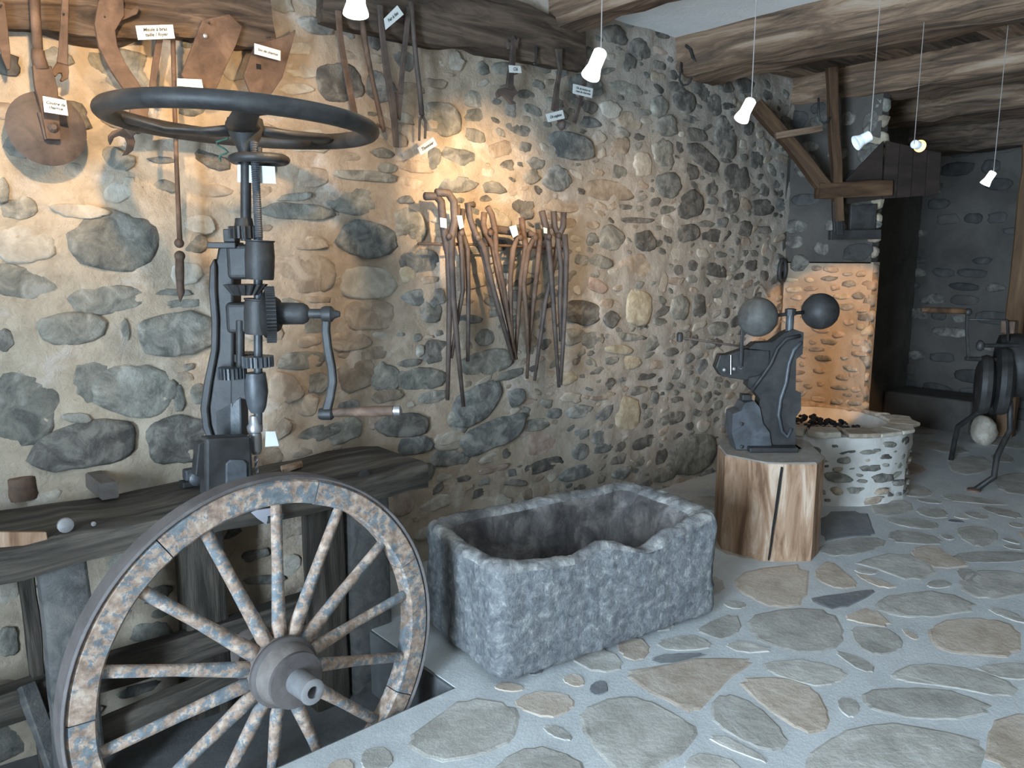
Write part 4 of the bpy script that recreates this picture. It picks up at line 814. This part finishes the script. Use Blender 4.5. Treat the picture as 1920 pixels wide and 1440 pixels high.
t = tool('scythe_blade', 'rusty curved blade hanging at the left edge of the picture', 'blade', 8, 60)
plate('blade', [(-14, -8), (10, 6), (14, 40), (20, 100), (20, 130), (14, 131), (4, 108), (-6, 60)], 'rust', t); nail(t, 2, 10)
t = tool('coulter', 'round dark iron disc on a long brown shank, hanging at the far left', 'disc', 88, 240)
rod('handle', [(64, -30), (66, 20), (71, 96)], [10, 9, 9], 'rust', t, .03, 12)
rod('socket', [(71, 94), (72, 108), (78, 130)], [11, 12.5, 14], 'rust', t, .03, 12)
strip('shank', [(78, 124), (86, 165), (92, 200), (100, 262)], [30, 36, 30, 22], 'rust', t, .03, .03)
dc = q(88, 242, -.01); fin('disc', MB().lathe([(PR(dc, 66), -.004), (PR(dc, 67), .002), (PR(dc, 60), .008), (PR(dc, 20), .022), (0, .024)], dc, NY, 40), 'rust_dark', t, auto=40)
fin('axle_bolt', MB().lathe([(.02, 0), (.02, .02), (.01, .03)], q(98, 240, .03), NY, 8), 'rust_dark', t)
strip('axle_plate', [(86, 210), (98, 262)], [28, 26], 'rust_dark', t, .02, .02)
t = tool('spanner', 'rusty open-ended spanner hanging between the round disc and the big hooked wrench', 'spanner', 118, 80)
strip('shaft', [(123, -12), (121, 30), (118, 100), (117, 120)], [10, 12, 15, 18], 'rust', t)
plate('jaw', [(110, 112), (128, 114), (130, 135), (128, 147), (117, 153), (113, 150), (117, 143), (116, 137), (110, 137), (105, 144), (99, 140), (99, 130)], 'rust', t, .018)
plate('top_jaw', [(114, 30), (117, 10), (124, 22), (130, 8), (130, 30)], 'rust', t, .018); nail(t, 119, 26)
t = tool('wrench', 'giant rust-brown hooked wrench with crescent jaws, above the left of the flywheel', 'wrench', 215, 120)
strip('shaft', [(214, -10), (208, 18), (196, 52), (202, 88), (222, 128), (244, 160), (262, 195), (258, 226), (236, 246)], [30, 44, 34, 32, 30, 30, 32, 30, 26], 'rust', t, .02, .01)
plate('upper_jaw', [(222, 22), (222, 4), (232, 14), (246, 18), (258, 10), (262, 14), (258, 26), (240, 34), (224, 40), (212, 44)], 'rust', t, .02, .01)
plate('lower_jaw', [(204, 262), (204, 254), (212, 245), (226, 240), (240, 244), (250, 252), (254, 266), (250, 282), (240, 290), (230, 292), (238, 280), (240, 268), (236, 258), (226, 254), (214, 258), (208, 272)], 'rust', t, .02, .01)
nail(t, 196, 32)
t = tool('wooden_rod', 'short brown wooden-handled rod under the two-line white card', 'rod', 292, 120)
strip('rod', [(304, 45), (298, 80), (290, 130), (284, 178)], [10, 11, 11, 11], 'rust', t)
t = tool('iron_spear', 'long thin rusty iron rod with a knobbed spear tip, hanging down behind the flywheel', 'rod', 332, 300)
rod('shaft', [(324, 60), (327, 180), (330, 280), (334, 380), (337, 450)], [4.5, 4.5, 4.2, 4.6, 5], 'rust', t)
fin('knob', MB().ball(q(336, 456), PR(q(336, 456), 9), 14), 'rust', t, smooth=True); fin('knob', MB().ball(q(337, 480), PR(q(337, 480), 10), 14), 'rust', t, smooth=True)
rod('spear_tip', [(337, 486), (337, 510), (338, 535), (339, 548), (338, 566)], [8, 8.5, 7, 7.5, 1], 'rust', t)
t = tool('plough_blade', 'wide slanting rusty plough blade hanging from the orange timber, left of two', 'blade', 390, 100)
plate('blade', [(380, 37), (430, 26), (455, 50), (443, 84), (420, 134), (398, 186), (376, 190), (340, 140)], 'rust', t, .014)
fin('rivet', MB().lathe([(.01, -.004), (.01, .01), (.004, .014)], q(384, 68, .002), NY, 10), 'steel', t); nail(t, 392, 44)
t = tool('plough_blade', 'pointed rusty ploughshare with a square hole, hanging right of the wide blade', 'blade', 500, 120)
plate('blade', [(555, 55), (545, 95), (530, 145), (500, 190), (476, 190), (457, 142), (470, 105), (480, 82), (512, 74), (538, 66)], 'rust', t, .014)
fin('square_hole', MB().box(q(485, 125, .001), (.022, .004, .022)), 'hole', t); nail(t, 506, 70)
# the group of fire irons left of the lamp
def iron(label, pts, w, mat='rust_dark', hook=None, kind=strip, d=0.0):
    t = tool('fire_iron', label, 'iron rod', pts[0][0], pts[0][1], 'fire irons hanging from the wall timber')
    kind('shaft', pts, w, mat, t, d=d) if kind is strip else kind('shaft', pts, w, mat, t, d)
    if hook: rod('hook', hook, 3, mat, t, d)
    return t
iron('rusty bent iron bar nearest left of the fire irons, its foot touching the flywheel rim', [(634, 20), (637, 62), (642, 96), (652, 150), (662, 200), (668, 225)], [12, 11, 11, 12, 12, 10], 'rust')
iron('thin rusty poker with a small hooked tip just right of the flywheel rim', [(676, 20), (684, 78), (696, 140), (706, 186), (717, 236), (720, 248)], [5, 6, 4.5, 4.5, 5, 3], 'rust', [(718, 240), (708, 234), (704, 238)], rod)
iron('broad flat iron bar, the longest of the fire irons, ending beside the flywheel', [(712, 10), (716, 60), (725, 130), (734, 180), (740, 230), (743, 276)], [11, 11, 13, 14, 13, 11], 'rust_dark', d=.01)
t = iron('iron bar with a triangular pointed foot leaning behind the broad flat bar', [(766, 14), (762, 60), (756, 110), (751, 176)], [10, 10, 9, 10])
plate('point', [(736, 172), (756, 176), (752, 226), (748, 222)], 'rust_dark', t, .014)
t = iron('slim two-pronged iron fork, rightmost of the fire irons', [(770, 4), (775, 60), (781, 120), (787, 170), (791, 216)], [6, 5, 4.5, 4.5, 5], 'rust_dark', None, rod)
rod('prong', [(792, 216), (787, 226), (786, 264)], 2.4, 'rust_dark', t); rod('prong', [(792, 216), (798, 228), (797, 260)], 2.4, 'rust_dark', t)
# spanners at the end of the dark timber
t = tool('spanner', 'dark double-ended spanner hanging from the end of the dark wall timber', 'spanner', 958, 130)
strip('shaft', [(962, 86), (961, 112), (957, 140), (955, 168)], [11, 12, 13, 16], 'rust_dark', t, .018)
plate('jaw', [(947, 164), (964, 160), (972, 174), (964, 180), (962, 188), (969, 194), (960, 196), (950, 184), (943, 178), (934, 184), (932, 174), (937, 166)], 'rust_dark', t, .02)
plate('upper_jaw', [(954, 92), (950, 72), (958, 80), (963, 66), (969, 76), (974, 70), (971, 92)], 'rust_dark', t, .02)
t = tool('ball_hammer', 'dark tapered bar with a round knob end below its tilted card', 'hammer', 1046, 150)
strip('shaft', [(1047, 92), (1050, 130), (1044, 165), (1040, 208)], [16, 8, 9, 16], 'rust_dark', t, .018)
fin('knob', MB().ball(q(1053, 234), PR(q(1053, 234), 8), 14, (1, 1, 1.3)), 'rust_dark', t, smooth=True); rod('neck', [(1042, 205), (1050, 228)], 5, 'rust_dark', t)
t = tool('iron_stick', 'slanting dark iron stick behind a two-line card, right of the knobbed bar', 'rod', 1093, 180)
strip('shaft', [(1105, 112), (1098, 145), (1089, 185), (1077, 230)], [10, 10, 9, 8], 'rust_dark', t, .014)
def hook_iron(label, pts, r=2.4, y=None):
    P = [AY(a, b, y) if y else q(a, b) for a, b in pts]
    return tag(fin('iron_hook', MB().tube(P, [PR(P[0], r)]*len(P), 6), 'iron', smooth=True), label, 'hook', 'bare iron hooks')
hook_iron('bare hooked nail in the dark wall timber between two spanners', [(1006, 88), (1005, 110), (1004, 122), (1000, 118)])
P = [AX(x, y, 4.78 if y < 120 else 4.705) for x, y in ((1277, 112), (1277, 121), (1276, 132), (1274, 150), (1281, 160), (1290, 158), (1297, 146))]
tag(fin('iron_hook', MB().tube(P, .008, 6), 'iron', smooth=True), 'round iron hook under the wall end of the stained beam', 'hook', 'bare iron hooks')
P = [AX(x, y, 4.80 if y < 86 else 4.705) for x, y in ((1286, 80), (1287, 87), (1294, 92), (1299, 108), (1303, 114), (1298, 104))]
tag(fin('iron_hook', MB().tube(P, .010, 6), 'iron', smooth=True), 'short iron hook on the side of the stained beam near the wall', 'hook', 'bare iron hooks')
P = [hq(x, y, -.05) for x, y in ((1530, 186), (1530, 215), (1533, 228), (1540, 234), (1548, 228), (1551, 222))]
tag(fin('iron_hook', MB().tube(P, .008, 6), 'iron', smooth=True), 'thin U-shaped iron hook hanging left of the brown hood post', 'hook', 'bare iron hooks')
P = AY(1467, 507, YW-.03); pp = [P+V((math.cos(a)*PR(P, 11), 0, math.sin(a)*PR(P, 20))) for a in [2*PI*k/24 for k in range(24)]]
tag(fin('iron_ring', MB().tube(pp, PR(P, 4), 8, closed=True), 'iron', smooth=True), 'oval dark iron ring fixed to the wall corner above the fly press', 'ring')
P = [AY(x, y, YW-.03) for x, y in ((1413, 556), (1416, 544), (1422, 535), (1428, 538), (1434, 548), (1440, 562))]
tag(fin('horseshoe', MB().bar(P, .018, .01, NY), 'p', bevel=.002), 'pale arched horseshoe on the wall just above the grey balance ball', 'horseshoe')

# ---- rack of smith's tongs
yr = YW-.14
def r_(px, py, d=0.0): return AY(px, py, yr-d)
rk = tag(thing('tong_rail', 'x', 'rail', r_(925, 460)), 'thin iron rail on the wall from which the smith tongs hang', 'rail')
fin('rail', MB().tube([r_(784, 457), r_(905, 459), r_(1062, 466)], .008, 8), 'rust', rk, smooth=True)
for px, py in ((786, 457), (948, 460), (1060, 466)): fin('stay', MB().tube([r_(px, py), AY(px, py, YW+.03)], .008, 6), 'rust', rk)
def tongs(label, a1, a2, rivet, mat='rust', d=0.0, r=4.6):
    t = tag(thing('smith_tongs', label, 'tongs', r_(rivet[0], rivet[1], d)), label, 'tongs', 'smith tongs on the wall rail')
    for k, pth in enumerate((a1, a2)):
        P = [r_(x, y, d+.018*k) for x, y in pth]; m = len(P); rad = []
        for i in range(m):
            yy = pth[i][1]; f = 1.25 if yy < rivet[1]+30 else max(.55, 1.15-.6*(yy-rivet[1])/330)
            rad.append(PR(P[i], r)*f)
        fin('arm', MB().tube(P, rad, 8), mat, t, smooth=True)
    p = r_(*rivet, d+.03); fin('rivet', MB().lathe([(PR(p, 5.5), -.02), (PR(p, 6), .006), (PR(p, 3), .014), (0, .015)], p, NY, 10), mat, t, auto=40)
tongs('largest tongs, with square-bent jaws sticking out left, first on the rail', [(797, 368), (818, 368), (827, 378), (830, 410), (834, 440), (841, 480), (843, 560), (841, 660), (839, 750)], [(818, 361), (840, 362), (851, 378), (853, 415), (846, 445), (846, 480), (850, 560), (859, 660), (869, 762)], (842, 444), 'rust_dark', .03, 6.2)
tongs('tongs with crossing legs just right of the square-bent pair, card on the neck', [(857, 384), (860, 410), (866, 436), (876, 466), (878, 540), (878, 620), (877, 678)], [(868, 392), (864, 420), (862, 445), (866, 480), (868, 545), (858, 600), (846, 672)], (866, 437), 'rust_dark', .01)
tongs('tongs with small open hook jaw and legs slanting right, third on the rail', [(876, 380), (880, 405), (888, 430), (902, 458), (914, 510), (934, 580), (960, 668)], [(889, 384), (878, 384), (882, 412), (892, 440), (906, 462), (925, 540), (962, 674)], (896, 446), 'rust_dark', .03)
tongs('tongs right under the brightest lamp spot, jaws like a tall narrow loop', [(908, 398), (906, 420), (910, 436), (924, 462), (934, 520), (952, 600), (966, 672)], [(914, 388), (922, 402), (928, 430), (930, 470), (945, 540), (954, 600), (968, 674)], (920, 436), 'rust', .02)
tongs('small orange-lit tongs in the middle of the rail, with a card at the neck', [(978, 408), (981, 436), (986, 462), (977, 520), (972, 590), (966, 672)], [(962, 442), (972, 436), (962, 468), (957, 520), (958, 590), (962, 660)], (976, 446), 'rust', .02)
tongs('tongs with a bulging jaw right of the middle, legs closing at the lower tip', [(1010, 430), (1012, 452), (1008, 500), (1000, 570), (992, 640), (988, 710)], [(992, 438), (1004, 440), (990, 470), (982, 530), (988, 600), (990, 660)], (1004, 446), 'rust', .02)
tongs('straight dark tongs at the right of the rail, hanging lowest of that group', [(1016, 396), (1022, 420), (1028, 450), (1034, 520), (1040, 610), (1048, 726)], [(1058, 440), (1062, 478), (1060, 560), (1056, 640), (1051, 722)], (1030, 444), 'rust_dark', .04, 5)
tongs('rightmost tongs with two upright thin jaws, one leg slanting left', [(1038, 396), (1040, 425), (1048, 446), (1040, 490), (1022, 570), (1002, 714)], [(1057, 398), (1056, 425), (1046, 448), (1052, 500), (1050, 570), (1052, 640)], (1048, 442), 'rust_dark', .015)
t = tag(thing('iron_block', 'x', 'iron', r_(938, 436)), 'short dark iron bar laid level among the tongs in the middle of the rail', 'iron piece')
fin('bar', MB().tube([r_(908, 440), r_(930, 430), r_(962, 434), (r_(1004, 444))], [.02, .026, .024, .012], 8), 'rust_dark', t, smooth=True)

# ---- written cards
DG = None
def lettering(par, txt, cen, u, v, n, size):
    cu = bpy.data.curves.new('lettering', 'FONT'); cu.body = txt; cu.size = size; cu.align_x = 'CENTER'; cu.align_y = 'CENTER'; cu.shear = .25; cu.resolution_u = 2; cu.offset = size*.022
    o = bpy.data.objects.new('tmp', cu); COL.objects.link(o); dg = bpy.context.evaluated_depsgraph_get(); me = bpy.data.meshes.new_from_object(o.evaluated_get(dg)); me.name = 'lettering'
    bpy.data.objects.remove(o); bpy.data.curves.remove(cu)
    R = Matrix((u, v, n)).transposed().to_4x4(); mw = Matrix.Translation(cen+n*.002) @ R
    return link('lettering', me, 'ink', par, mw=mw)
def card(label, corners, lines, y=None, d=.05):
    P = [AY(a, b, (y or YT)-d) for a, b in corners]       # tl, tr, br, bl
    o = fin('paper_label', MB().prism(P, V((0, .002, 0))), 'paper'); tag(o, label, 'label', 'written cards on the tools')
    if lines:
        u = ((P[1]-P[0])+(P[2]-P[3])).normalized(); v = ((P[0]-P[3])+(P[1]-P[2])); v = (v-u*v.dot(u)).normalized(); n = u.cross(v)
        cen = sum(P, V((0, 0, 0)))/4; hh = (P[0]-P[3]).length; ww = (P[1]-P[0]).length; nl = len(lines); sz = min(hh/(nl+.6), ww*1.75/max(len(k) for k in lines))
        for k, l in enumerate(lines): lettering(o, l, cen+v*((nl-1)/2-k)*sz*1.05, u, v, n, sz)
    return o
card('two-line white card above the wooden rod, left of the plough blades', [(254, 48), (324, 46), (328, 72), (259, 75)], ['Meule à bras', 'taille / foyer'])
card('white card hanging on the round dark disc', [(80, 180), (124, 188), (128, 217), (83, 210)], ['Coutre de', 'charrue'], d=.09)
card('brightly lit white card on the lower edge of the wide plough blade', [(332, 147), (378, 149), (381, 165), (332, 161)], None)
card('white card on the pointed ploughshare', [(477, 81), (526, 95), (526, 114), (477, 101)], ['Soc de charrue'])
card('tilted white card at the top of the broad flat fire iron', [(720, 35), (745, 10), (757, 27), (723, 56)], ['Fer à feu'])
card('tilted white card below the two-pronged fork', [(783, 277), (812, 257), (820, 272), (789, 291)], ['Tisonnier'])
card('small white card on the dark double-ended spanner', [(954, 122), (976, 124), (978, 137), (955, 136)], ['Clé'])
card('two-line white card across the slanting iron stick', [(1075, 157), (1112, 166), (1110, 184), (1074, 175)], ['Clé de boulon de', 'roue de charrette'])
card('tilted white card above the round knob of the dark bar', [(1023, 214), (1055, 206), (1059, 222), (1028, 229)], ['Clé anglaise'])
for lb, cc in (('white paper tag on the neck of the square-bent tongs', [(825, 408), (837, 410), (838, 428), (826, 426)]), ('white paper tag on the second tongs from the left', [(856, 404), (866, 404), (870, 426), (862, 430)]),
               ('bright paper tag on the small orange-lit middle tongs', [(955, 425), (968, 422), (972, 440), (962, 446)]), ('white paper tag at the top of the lowest-hanging right tongs', [(1019, 426), (1026, 428), (1026, 438), (1020, 437)])):
    card(lb, cc, None, yr, .07)

# ================================================================== PENDANT LAMPS
def lamp(label, pos, tail, head, on, mat=None, watts=0, target=None, col=(1, .69, .37), size=80, blend=.6, rpx=12):
    """tail/head: pixels of the two ends of the lamp body, measured at its own distance"""
    a, b = AF(*tail, pos), AF(*head, pos)
    tgt = V(target) if target else None
    ax = (b-a).normalized()
    if tgt is not None:
        td = (tgt-a).normalized(); ax = (ax*1.0+FH*max(-.4, min(.9, td.dot(FH)))).normalized()
    L = (b-a).length*1.05; r = PR(pos, rpx)
    t = tag(thing('pendant_lamp', label, 'lamp', a), label, 'lamp', 'small pendant spotlights on wires')
    body = mat or ('frost' if on else 'lamp_white')
    fin('lamp_body', MB().lathe([(r*.55, 0), (r*.72, L*.06), (r*.74, L*.62)], a, ax, 20), 'frost' if (on and not mat) else 'lamp_white', t, auto=50)
    sh = fin('lamp_shade', MB().lathe([(r*.74, L*.60), (r*.78, L*.66), (r*1.0, L*.92), (r*1.02, L), (r*.9, L), (r*.6, L*.9), (0, L*.9)], a, ax, 24), body, t, auto=60)
    if on: fin('bulb', MB().lathe([(r*.55, L*.905), (r*.5, L*.96), (0, L*.97)], a, ax, 16), 'amber' if mat == 'amber' else 'bulb', sh)
    top = V((a.x, a.y, ZC)) + RT*.0
    fin('wire', MB().tube([a, a.lerp(top, .5), top], .0022, 5), 'wire', t)
    if watts:
        l = bpy.data.lights.new('lamp_light', 'SPOT'); l.energy = watts; l.color = col; l.spot_size = math.radians(size); l.spot_blend = blend; l.shadow_soft_size = .03
        lo_ = bpy.data.objects.new('lamp_light', l); COL.objects.link(lo_); pos_ = a+ax*(L+.03)
        W[lo_] = Matrix.Translation(pos_) @ (tgt-pos_).to_track_quat('-Z', 'Y').to_matrix().to_4x4()
        lo_.parent = t; lo_.matrix_parent_inverse = W[t].inverted(); lo_.matrix_basis = W[lo_]
# two lamps hang above the left of the picture, out of the frame
lamp('pendant spotlight above the plough blades, its glow on the wall at the upper left', AD(95, -330, 2.55), (110, -350), (92, -300), True, None, 125, AY(60, 105, YW), size=80, blend=.8)
lamp('glowing pendant spotlight cut by the top edge of the picture', AD(664, 0, 2.9), (668, -30), (659, 26), True, None, 60, AY(480, 360, YW), rpx=24, size=95, blend=.8)
lamp('white glowing pendant spotlight in front of the end of the dark wall timber', AD(1115, 120, 3.3), (1127, 95), (1106, 146), True, None, 250, AY(890, 372, YW), size=48, blend=.9, rpx=18)
lamp('white glowing pendant spotlight in front of the stone wall, below the stained beam', AD(1400, 207, 3.9), (1409, 187), (1395, 228), True, None, 85, AY(1200, 520, YW), size=74, blend=.9, rpx=14)
lamp('unlit white metal pendant spotlight in front of the hood post', AD(1620, 262, 4.3), (1632, 254), (1606, 268), False, rpx=14)
lamp('amber glowing lamp in front of the dark smoke panel', AD(1725, 270, 5.2), (1714, 270), (1738, 272), True, 'amber', 230, (6.4, 3.28, 1.02), (1, .52, .18), size=31, blend=.15, rpx=11)
lamp('small white glowing pendant spotlight at the far right', AD(1857, 333, 5.6), (1863, 322), (1852, 346), True, None, 8, (7.2, 1.6, .5), (1, .85, .7), size=90, rpx=9)

# ================================================================== HAND-CRANKED BLOWER AT THE RIGHT EDGE
def blower():
    p0 = AZ(1830, 922, 0); p0 = p0+FH*.25; q = lambda px, py, d=0.0: AF(px, py, p0)+FH*d
    t = tag(thing('forge_blower', 'x', 'blower', V((p0.x+.3, p0.y-.2, 0))), 'dark hand-cranked forge blower on curved iron legs at the right edge', 'blower')
    nrm = (RT*.88-FH*.44).normalized()
    for px, py, r, w in ((1846, 721, 56, .058), (1880, 715, 64, .06)):
        c = q(px, py); R = PR(c, r)
        fin('blower_drum', MB().lathe([(R*.25, -w*1.2), (R*.6, -w*1.1), (R*.95, -w*.6), (R, 0), (R*.95, w*.6), (R*.6, w*1.1), (R*.25, w*1.2)], c, nrm, 40), 'iron', t, auto=30)
    c = q(1925, 690, .15); fin('gear_case', MB().lathe([(.16, -.14), (.24, -.12), (.26, 0), (.24, .12), (.16, .14)], c, nrm, 30), 'iron', t, auto=30)
    fin('drum_axle', MB().tube([q(1810, 672), q(1875, 675), q(1940, 678)], .018, 10), 'iron', t); fin('upper_axle', MB().tube([q(1838, 648), q(1890, 648), q(1930, 648)], .016, 10), 'iron', t)
    fin('axle_head', MB().ball(q(1838, 648), .032, 12, (1, 1, 1.4)), 'iron', t, smooth=True)
    fin('crank_arm', MB().bar([q(1814, 584), q(1813, 620), q(1816, 675)], .022, .02, FH), 'iron', t, bevel=.003)
    fin('crank_rod', MB().tube([q(1814, 599), q(1888, 600), q(1890, 640)], .009, 8), 'iron', t, smooth=True)
    g = fin('crank_grip', MB().lathe([(.016, 0), (.024, .05), (.024, .30), (.018, .36)], q(1728, 581), q(1812, 584)-q(1728, 581), 14), 'wood_hood', t, smooth=True); g['label'] = 'brown wooden grip'
    fin('grip_end', MB().ball(q(1815, 585), .03, 12), 'iron', t, smooth=True)
    fin('oil_cup', MB().box(q(1908, 615, .1), (.10, .10, .10)), 'rust', t, bevel=.01)
    def leg(pts): fin('leg', MB().tube([p for p in pts], [.022]*len(pts), 8), 'iron', t, smooth=True)
    f1 = AZ(1826, 920, 0)
    leg([f1, q(1832, 880, -.22), q(1843, 845, -.18), q(1868, 822, -.1), q(1888, 805, -.04), q(1894, 760, 0), q(1888, 720, 0)])
    f2 = AZ(1783, 862, 0); w = lambda px, py, s: AF(px, py, f2*(1-s)+p0*s)
    leg([f2, w(1790, 825, .1), w(1796, 800, .3), w(1830, 776, .7), w(1862, 756, 1.0)])
    f3 = AZ(1990, 850, 0); leg([f3, f3.lerp(q(1940, 760), .5), q(1925, 730)])
    fin('foot_pad', MB().lathe([(.05, 0), (.05, .012), (.02, .02)], f1, UP, 12), 'rust', t, auto=40)
    s = AZ(1842, 832, 0)
    st = MB().ball(s+UP*.13, .14, 18, (.85, .8, 1.1))
    tag(fin('round_stone', st, 'p', smooth=True, rough=.03, rs=7), 'pale rounded stone on the floor behind the blower legs', 'stone')
blower()
# low dark ledge at the foot of the back wall, right of the hearth
tag(fin('stone_ledge', MB().box((8.85, 3.2, .16), (.55, .88, .36)), 'mortar_dark', bevel=.03), 'low dark masonry ledge against the back wall behind the hearth', 'ledge')
